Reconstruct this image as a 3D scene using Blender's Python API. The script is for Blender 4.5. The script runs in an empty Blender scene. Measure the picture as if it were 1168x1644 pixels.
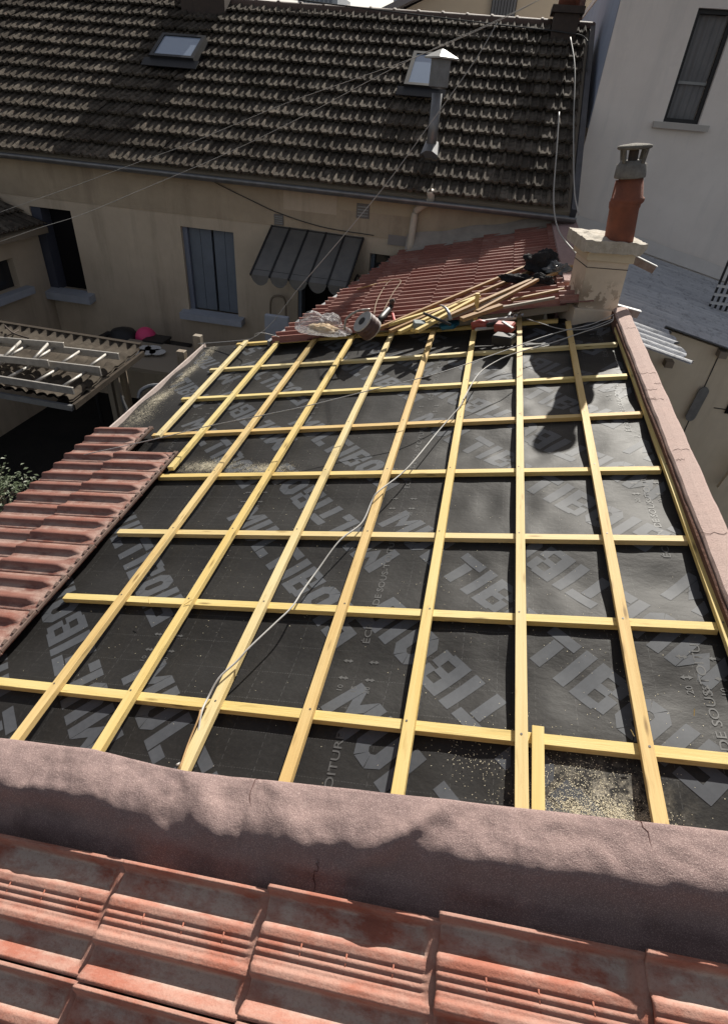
import bpy, bmesh, math, random
import numpy as np
from mathutils import Vector, Matrix
R = math.radians
S = bpy.context.scene
COL = S.collection
random.seed(4)
rng = np.random.default_rng(7)

# ------------------------------------------------------------------ camera
F = 903.18; PW, PH = 1168.0, 1644.0
W = np.array([[0.975745, 0.177759, -0.127764], [0.207666, -0.566969, 0.797133], [0.06926, -0.804331, -0.590131]])
CAM = np.array([0, 0, 5.4])
cd = bpy.data.cameras.new("camera"); cam = bpy.data.objects.new("camera", cd); COL.objects.link(cam)
cd.sensor_fit = 'VERTICAL'; cd.sensor_height = 36.0; cd.lens = F / PH * 36.0
cd.clip_start = 0.02; cd.clip_end = 2000
m = Matrix.Identity(4)
for r in range(3):
    m[r][0] = W[r, 0]; m[r][1] = -W[r, 1]; m[r][2] = -W[r, 2]; m[r][3] = CAM[r]
cam.matrix_world = m
S.camera = cam

# ------------------------------------------------------------------ light
SUN_EL, SUN_AZ = 35.0, 9.0          # azimuth from +Y towards +X
sd = Vector((math.sin(R(SUN_AZ)) * math.cos(R(SUN_EL)), math.cos(R(SUN_AZ)) * math.cos(R(SUN_EL)), math.sin(R(SUN_EL))))
w = bpy.data.worlds.new("World"); S.world = w; w.use_nodes = True
nt = w.node_tree; bg = nt.nodes['Background']
sk = nt.nodes.new('ShaderNodeTexSky'); sk.sky_type = 'NISHITA'; sk.sun_disc = False
sk.sun_elevation = R(SUN_EL); sk.sun_rotation = R(SUN_AZ); sk.dust_density = 1.5; sk.ozone_density = 1.5
hs = nt.nodes.new('ShaderNodeHueSaturation'); hs.inputs['Saturation'].default_value = .50
wb = nt.nodes.new('ShaderNodeMix'); wb.data_type = 'RGBA'; wb.blend_type = 'MULTIPLY'; wb.inputs[0].default_value = 1; wb.inputs[7].default_value = (1.07, 1.0, .93, 1)
nt.links.new(sk.outputs[0], hs.inputs['Color']); nt.links.new(hs.outputs[0], wb.inputs[6]); nt.links.new(wb.outputs[2], bg.inputs[0]); bg.inputs[1].default_value = 0.056
sl = bpy.data.lights.new("sun", 'SUN'); sun = bpy.data.objects.new("sun", sl); COL.objects.link(sun)
sl.energy = 4.5; sl.angle = R(0.5); sl.color = (1.0, 0.95, 0.86)
sun.rotation_euler = sd.to_track_quat('Z', 'Y').to_euler(); sun.location = (0, 0, 30)
S.view_settings.view_transform = 'Standard'; S.view_settings.look = 'None'
S.view_settings.exposure = 0.85; S.view_settings.gamma = 1.0

# ------------------------------------------------------------------ measuring helpers
def V(*a): return np.array(a, float)
def ray(x, y): return W @ V((x - PW / 2) / F, (y - PH / 2) / F, 1.0)
def hit(x, y, p, n):
    d = ray(x, y); return CAM + d * ((np.asarray(p) - CAM) @ n) / (d @ n)
def on_y(x, y, yy): return hit(x, y, V(0, yy, 0), V(0, 1, 0))
def on_x(x, y, xx): return hit(x, y, V(xx, 0, 0), V(1, 0, 0))
def on_z(x, y, zz): return hit(x, y, V(0, 0, zz), V(0, 0, 1))
def nrm(a): a = np.asarray(a, float); return a / np.linalg.norm(a)
DN = V(*[-0.217646, -0.048633, 0.974815]); DU = V(*[-0.0, 0.998758, 0.049827]); DV = V(*[0.976028, -0.010845, 0.217375]); DP = V(*[0.377259, 0.084298, 3.710294])
def on_deck(x, y, off=0.0): return hit(x, y, DP + DN * off, DN)
def duv(P): return float((P - CAM) @ DU), float((P - CAM) @ DV)
DO = DP - DU * ((DP - CAM) @ DU) - DV * ((DP - CAM) @ DV)
def dk(u, v, n=0.0): return DO + DU * u + DV * v + DN * n

# ------------------------------------------------------------------ object helpers
def tag(o, label=None, cat=None, group=None, kind=None):
    if label: o['label'] = label
    if cat: o['category'] = cat
    if group: o['group'] = group
    if kind: o['kind'] = kind
    return o
def empty(name, loc, label=None, cat=None, group=None):
    o = bpy.data.objects.new(name, None); COL.objects.link(o); o.location = [float(a) for a in loc]; o.empty_display_size = .1
    return tag(o, label, cat, group)
def world_loc(o):
    v = Vector((0, 0, 0))
    while o: v = v + o.location; o = o.parent
    return v
def obj(name, me, mat=None, parent=None, smooth=False):
    """mesh given in world coordinates; origin goes to the parent's origin, or to the mesh's own base"""
    o = bpy.data.objects.new(name, me); COL.objects.link(o)
    if mat: me.materials.append(mat)
    if parent is not None:
        off = world_loc(parent); o.parent = parent
    else:
        n = len(me.vertices); a = np.empty(n * 3); me.vertices.foreach_get('co', a); a = a.reshape(-1, 3)
        off = Vector((float(a[:, 0].mean()), float(a[:, 1].mean()), float(a[:, 2].min()))); o.location = off
    me.transform(Matrix.Translation(-off))
    if smooth: me.polygons.foreach_set('use_smooth', [True] * len(me.polygons))
    return o
class MB:
    def __init__(s): s.v = []; s.f = []; s.uv = []
    def add(s, vs, fs, uvs=None):
        b = len(s.v); s.v += [tuple(float(c) for c in p) for p in vs]
        for i, f in enumerate(fs):
            s.f.append([b + k for k in f]); s.uv.append(uvs[i] if uvs else None)
        return s
    def beam(s, p0, p1, wdir, wid, hei, top=True):
        """box from p0 to p1; wdir = width direction; p0,p1 on the top face centre if top else on the axis"""
        p0 = np.asarray(p0, float); p1 = np.asarray(p1, float); d = nrm(p1 - p0)
        wv = np.asarray(wdir, float); wv = nrm(wv - d * (wv @ d)); up = np.cross(d, wv)
        if up[2] < 0: up = -up
        a = -hei if top else -hei / 2; b = 0 if top else hei / 2; L = np.linalg.norm(p1 - p0)
        vs = [p + wv * i * wid / 2 + up * k for p in (p0, p1) for (i, k) in ((-1, a), (1, a), (1, b), (-1, b))]
        fs = [(0, 1, 2, 3), (7, 6, 5, 4), (0, 4, 5, 1), (1, 5, 6, 2), (2, 6, 7, 3), (3, 7, 4, 0)]
        uv = [[(0, 0), (0, wid), (hei, wid), (hei, 0)], [(L, 0), (L, wid), (L + .01, wid), (L + .01, 0)]]
        for k, (x0, x1) in enumerate(((0, wid), (.1, .1 + hei), (.2, .2 + wid), (.3, .3 + hei))):
            uv.append([(0, x0), (L, x0), (L, x1), (0, x1)])
        if np.dot(np.cross(wv, up), d) > 0: pass
        s.add(vs, fs, uv); return s
    def box(s, c, sz, rz=0.0):
        c = np.asarray(c, float); cs, sn = math.cos(rz), math.sin(rz)
        vs = []
        for (i, j, k) in ((-1, -1, -1), (1, -1, -1), (1, 1, -1), (-1, 1, -1), (-1, -1, 1), (1, -1, 1), (1, 1, 1), (-1, 1, 1)):
            x, y, z = i * sz[0] / 2, j * sz[1] / 2, k * sz[2] / 2
            vs.append(c + V(x * cs - y * sn, x * sn + y * cs, z))
        return s.add(vs, [(3, 2, 1, 0), (4, 5, 6, 7), (0, 1, 5, 4), (1, 2, 6, 5), (2, 3, 7, 6), (3, 0, 4, 7)])
    def box2(s, a, b): 
        a = np.asarray(a, float); b = np.asarray(b, float); return s.box((a + b) / 2, np.abs(b - a))
    def quad(s, a, b, c, d): return s.add([a, b, c, d], [(0, 1, 2, 3)])
    def slab(s, pts, off):
        """polygon pts extruded by off"""
        n = len(pts); off = np.asarray(off, float); a = [np.asarray(p, float) for p in pts]; b = [p + off for p in a]
        return s.add(a + b, [tuple(range(n))[::-1], tuple(range(n, 2 * n))] + [(i, (i + 1) % n, n + (i + 1) % n, n + i) for i in range(n)])
    def tube(s, pts, rad, n=8, cap=True):
        pts = [np.asarray(p, float) for p in pts]; N = len(pts)
        rr = rad if hasattr(rad, '__len__') else [rad] * N
        vs = []; ref = V(0, 0, 1)
        for i, p in enumerate(pts):
            d = nrm(pts[min(i + 1, N - 1)] - pts[max(i - 1, 0)])
            if abs(d @ ref) > .95: ref = V(1, 0, 0) if abs(d[0]) < .9 else V(0, 1, 0)
            a = nrm(np.cross(d, ref)); b = np.cross(d, a)
            for k in range(n):
                t = 2 * math.pi * k / n; vs.append(p + (a * math.cos(t) + b * math.sin(t)) * rr[i])
        fs = [(i * n + k, i * n + (k + 1) % n, (i + 1) * n + (k + 1) % n, (i + 1) * n + k) for i in range(N - 1) for k in range(n)]
        if cap: fs += [tuple(range(n))[::-1], tuple(range((N - 1) * n, N * n))]
        return s.add(vs, fs)
    def grid(s, P, uv=None):
        ni, nj = P.shape[:2]; vs = P.reshape(-1, 3)
        fs = [(i * nj + j, (i + 1) * nj + j, (i + 1) * nj + j + 1, i * nj + j + 1) for i in range(ni - 1) for j in range(nj - 1)]
        return s.add(vs, fs)
    def mesh(s, name='m', bevel=0, recalc=True):
        me = bpy.data.meshes.new(name); me.from_pydata(s.v, [], s.f)
        if any(u for u in s.uv):
            L = me.uv_layers.new(name='UVMap'); k = 0; arr = []
            for f, u in zip(s.f, s.uv):
                arr += [c for p in (u or [(0, 0)] * len(f)) for c in p]
            L.data.foreach_set('uv', arr)
        if recalc or bevel:
            bm = bmesh.new(); bm.from_mesh(me)
            if recalc: bmesh.ops.recalc_face_normals(bm, faces=bm.faces)
            if bevel: bmesh.ops.bevel(bm, geom=list(bm.edges), offset=bevel, segments=1, affect='EDGES', clamp_overlap=True)
            bm.to_mesh(me); bm.free()
        me.update(); return me
    def build(s, name, mat, parent=None, smooth=False, bevel=0, recalc=True):
        return obj(name, s.mesh(name, bevel, recalc), mat, parent, smooth)
def curve_pts(pts, n=8):
    """Catmull-Rom through points"""
    P = [np.asarray(p, float) for p in pts]; P = [2 * P[0] - P[1]] + P + [2 * P[-1] - P[-2]]; out = []
    for i in range(1, len(P) - 2):
        for k in range(n):
            t = k / n; a, b, c, d = P[i - 1:i + 3]
            out.append(.5 * (2 * b + (c - a) * t + (2 * a - 5 * b + 4 * c - d) * t * t + (3 * b - a - 3 * c + d) * t ** 3))
    out.append(P[-2]); return out

# ------------------------------------------------------------------ materials
class M:
    def __init__(s, name, col, rough=.7, spec=.5, metal=0.0):
        s.m = bpy.data.materials.new(name); s.m.use_nodes = True; s.t = s.m.node_tree; s.n = s.t.nodes
        s.b = s.n['Principled BSDF']; s.b.inputs['Roughness'].default_value = rough
        s.b.inputs['Specular IOR Level'].default_value = spec; s.b.inputs['Metallic'].default_value = metal
        s.c = s.rgb(col); s.h = None; s.coord = s.new('ShaderNodeTexCoord'); s.ri = s.new('ShaderNodeObjectInfo')
        s.vec = s.coord.outputs['Object']
    def new(s, t, **k):
        n = s.n.new(t)
        for a, b in k.items(): setattr(n, a, b)
        return n
    def rgb(s, c):
        n = s.new('ShaderNodeRGB'); n.outputs[0].default_value = (*c, 1); return n.outputs[0]
    def use_uv(s): s.vec = s.coord.outputs['UV']; return s
    def map(s, scale=(1, 1, 1), rot=(0, 0, 0), rand=False):
        n = s.new('ShaderNodeMapping'); n.inputs['Scale'].default_value = scale; n.inputs['Rotation'].default_value = rot
        s.t.links.new(s.vec, n.inputs[0])
        if rand:
            mul = s.new('ShaderNodeMath', operation='MULTIPLY'); s.t.links.new(s.ri.outputs['Random'], mul.inputs[0]); mul.inputs[1].default_value = 37.0
            cmb = s.new('ShaderNodeCombineXYZ')
            for i in range(3): s.t.links.new(mul.outputs[0], cmb.inputs[i])
            s.t.links.new(cmb.outputs[0], n.inputs['Location'])
        return n.outputs[0]
    def noise(s, scale=5, detail=4, rough=.6, lo=.35, hi=.65, vec=None, dist=0.0):
        n = s.new('ShaderNodeTexNoise'); n.inputs['Scale'].default_value = scale; n.inputs['Detail'].default_value = detail
        n.inputs['Roughness'].default_value = rough; n.inputs['Distortion'].default_value = dist
        s.t.links.new(vec or s.vec, n.inputs['Vector'])
        r = s.new('ShaderNodeMapRange'); r.inputs[1].default_value = lo; r.inputs[2].default_value = hi
        s.t.links.new(n.outputs['Fac'], r.inputs[0]); return r.outputs[0]
    def voro(s, scale=5, lo=0, hi=1, vec=None, feature='F1'):
        n = s.new('ShaderNodeTexVoronoi', feature=feature); n.inputs['Scale'].default_value = scale
        s.t.links.new(vec or s.vec, n.inputs['Vector'])
        r = s.new('ShaderNodeMapRange'); r.inputs[1].default_value = lo; r.inputs[2].default_value = hi
        s.t.links.new(n.outputs['Distance'], r.inputs[0]); return r.outputs[0]
    def mathn(s, op, a, b=None):
        n = s.new('ShaderNodeMath', operation=op)
        for i, q in enumerate((a, b)):
            if q is None: continue
            if hasattr(q, 'links'): s.t.links.new(q, n.inputs[i])
            else: n.inputs[i].default_value = q
        return n.outputs[0]
    def mix(s, fac, col, amt=1.0):
        n = s.new('ShaderNodeMix', data_type='RGBA')
        if hasattr(fac, 'links'):
            if amt != 1.0: fac = s.mathn('MULTIPLY', fac, amt)
            s.t.links.new(fac, n.inputs[0])
        else: n.inputs[0].default_value = fac
        s.t.links.new(s.c, n.inputs[6])
        if hasattr(col, 'links'): s.t.links.new(col, n.inputs[7])
        else: n.inputs[7].default_value = (*col, 1)
        s.c = n.outputs[2]; return s
    def bump(s, h, strength=.3, dist=.01):
        n = s.new('ShaderNodeBump'); n.inputs['Strength'].default_value = strength; n.inputs['Distance'].default_value = dist
        s.t.links.new(h, n.inputs['Height'])
        if s.h: s.t.links.new(s.h, n.inputs['Normal'])
        s.h = n.outputs[0]; return s
    def attr(s, name):
        n = s.new('ShaderNodeAttribute', attribute_name=name); return n.outputs['Fac']
    def rough(s, fac, lo, hi):
        r = s.new('ShaderNodeMapRange'); s.t.links.new(fac, r.inputs[0]); r.inputs[3].default_value = lo; r.inputs[4].default_value = hi
        s.t.links.new(r.outputs[0], s.b.inputs['Roughness']); return s
    def done(s):
        s.t.links.new(s.c, s.b.inputs['Base Color'])
        if s.h: s.t.links.new(s.h, s.b.inputs['Normal'])
        return s.m

def wood(name, c1, c2, c3, dark=(.10, .06, .02)):
    a = M(name, c1, .65, .3); a.use_uv()
    g = a.map((2.2, 85, 1), rand=True); a.mix(a.noise(1.0, 6, .65, .38, .62, g, 1.2), c2, .9)
    g2 = a.map((1.3, 9, 1), rand=True); a.mix(a.noise(1.0, 3, .5, .45, .7, g2), c3, .8)
    g4 = a.map((5, 60, 1), rand=True); a.mix(a.noise(1.0, 4, .6, .60, .70, g4, .5), tuple(q * .6 for q in c2), .55)
    g3 = a.map((4.5, 24, 1), rand=True); a.mix(a.voro(1.0, .20, .07, g3), dark, .8)
    a.mix(a.ri.outputs['Random'], tuple(q * w for q, w in zip(c2, (1.0, .86, .75))), .5)
    a.bump(a.noise(1.0, 6, .7, .3, .7, a.map((12, 300, 1), rand=True)), .25, .002)
    return a.done()
pine = wood('pine', (.66, .53, .22), (.58, .43, .15), (.70, .60, .30))
pine_pale = wood('pale_pine', (.68, .58, .31), (.56, .45, .21), (.74, .66, .42))
pine_brown = wood('brownish_pine', (.62, .46, .20), (.50, .34, .13), (.68, .54, .27))
oldwood = wood('old_wood', (.36, .23, .10), (.26, .15, .07), (.45, .33, .18))
greywood = wood('grey_wood', (.30, .26, .21), (.20, .17, .13), (.38, .34, .28))

def plain(name, col, rough=.7, spec=.4, var=None, vs=6, amt=.6, bs=None, bstr=.2, metal=0.0, bd=.01, streak=None):
    a = M(name, col, rough, spec, metal)
    if var: a.mix(a.noise(vs, 6, .65), var, amt)
    if streak:
        a.mix(a.noise(1.0, 6, .7, .50, .70, a.map((3.2, 3.2, .45))), streak, .6); a.mix(a.noise(1.7, 7, .75, .54, .60), tuple(q * .9 for q in col), .5)
    if bs: a.bump(a.noise(bs, 5, .65, .3, .7), bstr, bd)
    return a.done()
def tile_mat(name, base, alt, dust, dustamt=.8, lich=None, sc=1.0, spec=.3):
    a = M(name, base, (.75 if spec < .4 else .48) if spec > .1 else .95, spec)
    a.mix(a.noise(9 * sc, 5, .6, .3, .7, a.map(rand=True)), alt, .8)
    a.mix(a.mathn('MULTIPLY', a.ri.outputs['Random'], .45), alt)
    d = a.mathn('MULTIPLY', a.attr('dust'), a.noise(13 * sc, 6, .7, .36, .56, a.map((.5, 1, 1), rand=True)))
    a.mix(d, dust, dustamt)
    a.mix(a.noise(150 * sc, 3, .7, .5, .8), tuple(c * .55 for c in base), .5)
    if lich: a.mix(a.noise(24 * sc, 6, .75, .58, .68, a.map(rand=True)), lich, .7)
    a.bump(a.noise(160 * sc, 4, .7, .3, .7), .25, .003); a.bump(a.noise(20 * sc, 4, .6, .3, .7), .10, .004)
    return a.done()

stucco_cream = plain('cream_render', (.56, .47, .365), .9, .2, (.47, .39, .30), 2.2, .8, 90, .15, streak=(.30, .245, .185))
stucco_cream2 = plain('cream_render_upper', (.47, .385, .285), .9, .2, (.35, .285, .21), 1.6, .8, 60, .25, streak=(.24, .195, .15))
stucco_grey = plain('grey_render', (.85, .79, .74), .9, .2, (.76, .70, .65), 1.1, .8, 120, .12, streak=(.64, .61, .58))
beige_wall = plain('beige_wall_panel', (.76, .68, .54), .85, .2, (.68, .60, .46), 2.5, .7, 60, .1, streak=(.56, .49, .38))
white_paint = plain('white_paint', (.62, .62, .62), .6, .4, (.45, .45, .44), 14, .5)
sillm = plain('sill_paint', (.40, .43, .50), .7, .3, (.30, .32, .36), 10, .5)
darkin = plain('dark_interior', (.012, .011, .012), .9, .1)
black = plain('black_plastic', (.018, .018, .020), .5, .4)
blackcloth = plain('black_cloth', (.015, .015, .017), .9, .2, (.03, .03, .033), 30, .6, 120, .4)
zinc = plain('zinc', (.30, .31, .32), .45, .5, (.20, .20, .21), 12, .7, None, .2, .6)
alu = plain('weathered_aluminium', (.36, .34, .31), .55, .5, (.22, .205, .19), 20, .7, None, .2, .35)
concrete = plain('mossy_concrete', (.34, .31, .27), .9, .2, (.20, .18, .145), 18, .9, 60, .8)
glass = M('window_glass', (.30, .36, .46), .05, .5); glass = glass.done()
darkglass = M('dark_glass', (.02, .022, .026), .06, .5).done()
slate_blue = plain('blue_grey_shutter', (.16, .185, .225), .6, .3, (.12, .14, .17), 5, .6)
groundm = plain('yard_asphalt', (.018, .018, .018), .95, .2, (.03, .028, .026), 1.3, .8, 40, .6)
pinkwall = M('pink_render', (.46, .35, .315), .9, .2)
pinkwall.mix(pinkwall.noise(3.5, 6, .7), (.48, .35, .31), .7); pinkwall.mix(pinkwall.noise(110, 3, .7, .55, .75), (.25, .17, .15), .6)
pinkwall.mix(pinkwall.noise(20, 6, .7, .6, .7), (.55, .44, .40), .6)
pinkwall.bump(pinkwall.noise(160, 4, .7, .3, .7), .5, .004); pinkwall = pinkwall.done()
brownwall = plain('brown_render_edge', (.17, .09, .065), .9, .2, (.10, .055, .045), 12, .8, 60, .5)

# ================================================================== SETTING
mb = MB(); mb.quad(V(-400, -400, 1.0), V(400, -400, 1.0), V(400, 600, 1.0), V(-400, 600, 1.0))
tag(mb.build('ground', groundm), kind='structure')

# ================================================================== ROOF UNDER CONSTRUCTION
roof = empty('battened_roof', dk(2.8, -1.2, -.3), 'low roof stripped to black underlay with a grid of yellow pine battens', 'roof')
TOPS = [(395, 546), (450, 542), (509, 538), (569, 533), (631, 529), (697, 524), (762, 520), (833, 505), (911, 515), (990, 525)]
BOTS = [(262, 688), (284, 737), (22, 1188), (152, 1207), (292, 1237), (455, 1257), (636, 1280), (837, 1298), (1062, 1328), (1168, 1012)]
ROWS = [((380, 552), (895, 513)), ((337, 593), (990, 551)), ((292, 640), (1006, 602)), ((245, 698), (1030, 663)),
        ((255, 764), (1060, 752)), ((190, 853), (1103, 865)), ((104, 957), (1150, 1006)), ((-40, 1090), (1190, 1221))]
BW = .041
rowu = []
for (a, b) in ROWS:
    A = duv(on_deck(*a, -.03)); B = duv(on_deck(*b, -.03)); rowu.append((A, B))
RU = [(A[0] + B[0]) / 2 for A, B in rowu]
def row_at(i, v):
    (u0, v0), (u1, v1) = rowu[i]; return u0 + (u1 - u0) * (v - v0) / (v1 - v0)
SEAM = .045
def hmem(u, v):
    """height of the underlay below the batten tops: sags between the counter battens, wrinkles to the right"""
    us = np.array([row_at(i, v) for i in range(8)])[::-1]
    us = np.concatenate([[us[0] - .5], us, [us[-1] + .55]])
    k = int(np.clip(np.searchsorted(us, u) - 1, 0, len(us) - 2)); t = min(max((u - us[k]) / (us[k + 1] - us[k]), 0), 1)
    s = math.sin(math.pi * t) ** 2
    g = 1 / (1 + math.exp(-(v + .45) / .18))              # wrinkled towards the parapet
    wr = math.sin(u * 9 + v * 23 + 1.5 * math.sin(v * 6)) * .5 + math.sin(u * 21 - v * 31 + 2 * math.sin(u * 4)) * .28 + math.sin(u * 5 - v * 38) * .22
    x = -.0565 - .016 * s - .002 * math.sin(u * 7 + 3 * v) * s
    x += (.0042 * g + .0009) * wr * (.25 + .75 * s)
    if u > 4.35 and v > -.2: x += .010 * math.sin(u * 34 + 9 * v) * math.sin(v * 17 + u * 3) * min(1, (u - 4.35) * 3) * .6
    return min(x, -.054)

mem = M('underlay_membrane', (.0150, .0142, .0138), .5, .17); mem.use_uv()
mem.mix(mem.noise(3, 5, .6), (.020, .019, .0185), .8); mem.mix(mem.noise(60, 4, .7, .5, .75), (.045, .042, .04), .35)
def dotted(a, period, axis, thick, dots):
    sep = a.new('ShaderNodeSeparateXYZ'); a.t.links.new(a.vec, sep.inputs[0])
    x, y = sep.outputs[axis], sep.outputs[1 - axis]
    l = a.mathn('LESS_THAN', a.mathn('ABSOLUTE', a.mathn('SUBTRACT', a.mathn('FRACT', a.mathn('DIVIDE', x, period)), .5)), thick / period / 2)
    d = a.mathn('LESS_THAN', a.mathn('FRACT', a.mathn('DIVIDE', y, dots)), .6)
    return a.mathn('MULTIPLY', l, d)
ln = mem.mathn('MAXIMUM', dotted(mem, .135, 0, .0022, .011), dotted(mem, .135, 1, .0022, .03))
mem.mix(mem.mathn('MULTIPLY', ln, mem.noise(2.2, 2, .5, .3, .6)), (.10, .10, .10), .5)
dust = mem.mathn('MULTIPLY', mem.attr('dust'), mem.noise(22, 9, .85, .46, .60)); mem.mix(dust, (.54, .49, .39), .85)
mem.bump(mem.noise(220, 3, .6, .3, .7), .12, .001); mem.bump(mem.noise(1.0, 5, .6, .3, .7, mem.map((10, 6, 6), (0, 0, .6))), .14, .012)
sp = mem.noise(1.5, 3, .6, .3, .7); mem.rough(sp, .50, .62); mem.m.name = 'underlay_membrane'; mem = mem.done()
def dustat(u, v):
    d = 0
    for (px, py, ru, rv, a) in DUSTS: d = max(d, a * math.exp(-((u - px) / ru) ** 2 - ((v - py) / rv) ** 2))
    return min(1, d)
DUSTS = []
for (px, py, ru, rv, a) in [(955, 1292, .10, .16, 1.1), (330, 748, .06, .16, .9), (420, 752, .05, .14, .7), (255, 640, .22, .06, 1.0), (300, 600, .3, .05, 1.0), (335, 565, .25, .05, .8), (225, 665, .15, .10, .6), (900, 1250, .05, .05, .5)]:
    u, v = duv(on_deck(px, py, -.06)); DUSTS.append((u, v, ru, rv, a))
def sheet(name, v0, v1, u0, u1, lift=0.0, step=.02):
    us = np.arange(u0, u1 + step / 2, step); vs = np.arange(v0, v1 + step / 2, step)
    P = np.array([[dk(u, v, hmem(u, v) + lift) for v in vs] for u in us])
    mb = MB(); mb.grid(P); me = bpy.data.meshes.new(name); me.from_pydata(mb.v, [], mb.f)
    uvl = me.uv_layers.new(name='UVMap'); li = np.empty(len(me.loops), int); me.loops.foreach_get('vertex_index', li)
    UV = np.array([[u, v] for u in us for v in vs]); uvl.data.foreach_set('uv', UV[li].ravel())
    at = me.attributes.new('dust', 'FLOAT', 'POINT'); at.data.foreach_set('value', [dustat(u, v) for u in us for v in vs])
    me.flip_normals() if me.polygons[0].normal.z < 0 else None
    return obj(name, me, mem, roof, True)
u_l = sheet('underlay_strip', -3.12, SEAM, .62, 5.12)
u_r = sheet('underlay_strip', SEAM - .06, .76, .62, 5.12, .0025)
# boards under the underlay
mb = MB(); mb.slab([dk(.55, -3.12, -.12), dk(5.15, -3.12, -.12), dk(5.15, .76, -.12), dk(.55, .76, -.12)], DN * -.03); mb.build('roof_deck', greywood, roof)

# ---- printed writing on the underlay
printm = plain('grey_print', (.072, .077, .087), .58, .18, (.056, .060, .068), 40, .7)
printd = plain('faint_print', (.095, .095, .095), .56, .24, (.05, .05, .05), 60, .7)
s_ = .27; w_ = .74
def rc(x0, y0, x1, y1): return [(x0, y0), (x1, y0), (x1, y1), (x0, y1)]
_lowU = [[(0, .22), (s_, .31), (s_, 1), (0, 1)], [(.2, 0), (.34, .25), (s_, .31), (0, .22)], [(.22, 0), (w_ - .22, 0), (w_ - .34, .25), (.34, .25)], [(w_ - .2, 0), (w_, .22), (w_ - s_, .31), (w_ - .34, .25)], [(w_, .22), (w_, 1), (w_ - s_, 1), (w_ - s_, .31)]]
_half = [[(x, min(y, .5)) for x, y in p] for p in _lowU]
GL = {'L': (w_ * .85, [rc(0, 0, s_, 1), rc(s_ + .03, 0, w_ * .85, .26)]), 'T': (w_ * .95, [rc(0, .75, w_ * .95, 1), rc(.22, 0, .22 + s_, .72)]), 'I': (s_, [rc(0, 0, s_, 1)]),
      'U': (w_, _lowU), 'O': (w_, _half + [[(x, 1 - y) for x, y in p][::-1] for p in _half]),
      'B': (w_, [rc(0, 0, s_, 1), rc(s_, .8, .52, 1), rc(s_, .41, .52, .59), rc(s_, 0, .52, .2), rc(.52, .05, w_, .46), rc(.52, .54, w_, .95)]),
      'M': (.95, [rc(0, 0, .25, 1), rc(.70, 0, .95, 1), [(.26, 1), (.26, .62), (.475, .28), (.475, .66)], [(.69, 1), (.475, .66), (.475, .28), (.69, .62)]]),
      'S': (w_ * .9, [rc(0, .8, .66, 1), rc(0, .6, s_, .8), rc(0, .4, .66, .6), rc(.4, .2, .66, .4), rc(0, 0, .66, .2)])}
def conform(name, me2d, o_uv, e1, e2, size, clip, mat, parent, lift, asp=1.0):
    """flat print outline laid on the sagging underlay (me2d in letter units)"""
    bm = bmesh.new(); bm.from_mesh(me2d)
    for v in bm.verts:
        x, y = v.co.x * size, v.co.y * size * asp
        v.co = (o_uv[0] + e1[0] * x + e2[0] * y, o_uv[1] + e1[1] * x + e2[1] * y, 0)
    (ua, ub, va, vb) = clip
    def cut(co, no, clear=False):
        g = list(bm.verts) + list(bm.edges) + list(bm.faces)
        bmesh.ops.bisect_plane(bm, geom=g, plane_co=co, plane_no=no, clear_outer=clear)
    cut((ua, 0, 0), (-1, 0, 0), True); cut((ub, 0, 0), (1, 0, 0), True); cut((0, va, 0), (0, -1, 0), True); cut((0, vb, 0), (0, 1, 0), True)
    if len(bm.faces) == 0: bm.free(); return None
    us = [v.co.x for v in bm.verts]; vs = [v.co.y for v in bm.verts]
    for k in range(math.ceil(min(us) / .04), math.ceil(max(us) / .04)): cut((k * .04, 0, 0), (1, 0, 0))
    for k in range(math.ceil(min(vs) / .04), math.ceil(max(vs) / .04)): cut((0, k * .04, 0), (0, 1, 0))
    for v in bm.verts:
        u, vv = v.co.x, v.co.y; v.co = Vector(dk(u, vv, hmem(u, vv) + lift))
    me = bpy.data.meshes.new(name); bm.to_mesh(me); bm.free()
    up = sum((p.normal.z * p.area for p in me.polygons))
    if up < 0: me.flip_normals()
    return obj(name, me, mat, parent, True)
def block_text(txt):
    mb = MB(); x = 0
    for ch in txt:
        wd, ps = GL[ch]
        for p in ps: mb.add([(x + a, b, 0) for a, b in p], [tuple(range(len(p)))])
        x += wd + (.12 if ch != 'I' else .13)
    return mb.mesh('t', recalc=False)
BT = block_text('MULTIBOIS')
q = .7071
CL_L = (.64, 5.05, -3.05, SEAM - .02); CL_R = (.64, 5.05, SEAM + .0, .72)
TEXTS = []
for i in range(-2, 4):
    for j in range(-4, 3):
        TEXTS.append(((2.288 + 1.11 * i - .04 * j, -1.606 + .90 * j), (-.70, .714), (.714, .70), CL_L, u_l, .0010))
        if (i + j) % 2 == 0: TEXTS.append(((.861 + 1.11 * i - .04 * j, .354 + .90 * j), (.70, -.714), (-.714, -.70), CL_L, u_l, .0010))
for i in range(-2, 4):
    for j in range(-1, 2):
        TEXTS.append(((1.812 + 1.11 * i, -.334 + .90 * j), (-.70, .714), (.714, .70), CL_R, u_r, .0036))
        TEXTS.append(((1.49 + 1.11 * i, .774 + .90 * j), (.70, -.714), (-.714, -.70), CL_R, u_r, .0036))
for (o, e1, e2, cl, par, lf) in TEXTS: conform('printed_letters', BT, o, e1, e2, .185, cl, printm, par, lf)
_fc = {}
def font_mesh(txt, off=0.0):
    if (txt, off) in _fc: return _fc[(txt, off)]
    cu = bpy.data.curves.new('t', 'FONT'); cu.body = txt; cu.offset = off; cu.resolution_u = 3; ob = bpy.data.objects.new('t', cu); COL.objects.link(ob)
    bpy.context.view_layer.update(); me = bpy.data.meshes.new_from_object(ob.evaluated_get(bpy.context.evaluated_depsgraph_get()))
    bpy.data.objects.remove(ob); _fc[(txt, off)] = me; return me
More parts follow.
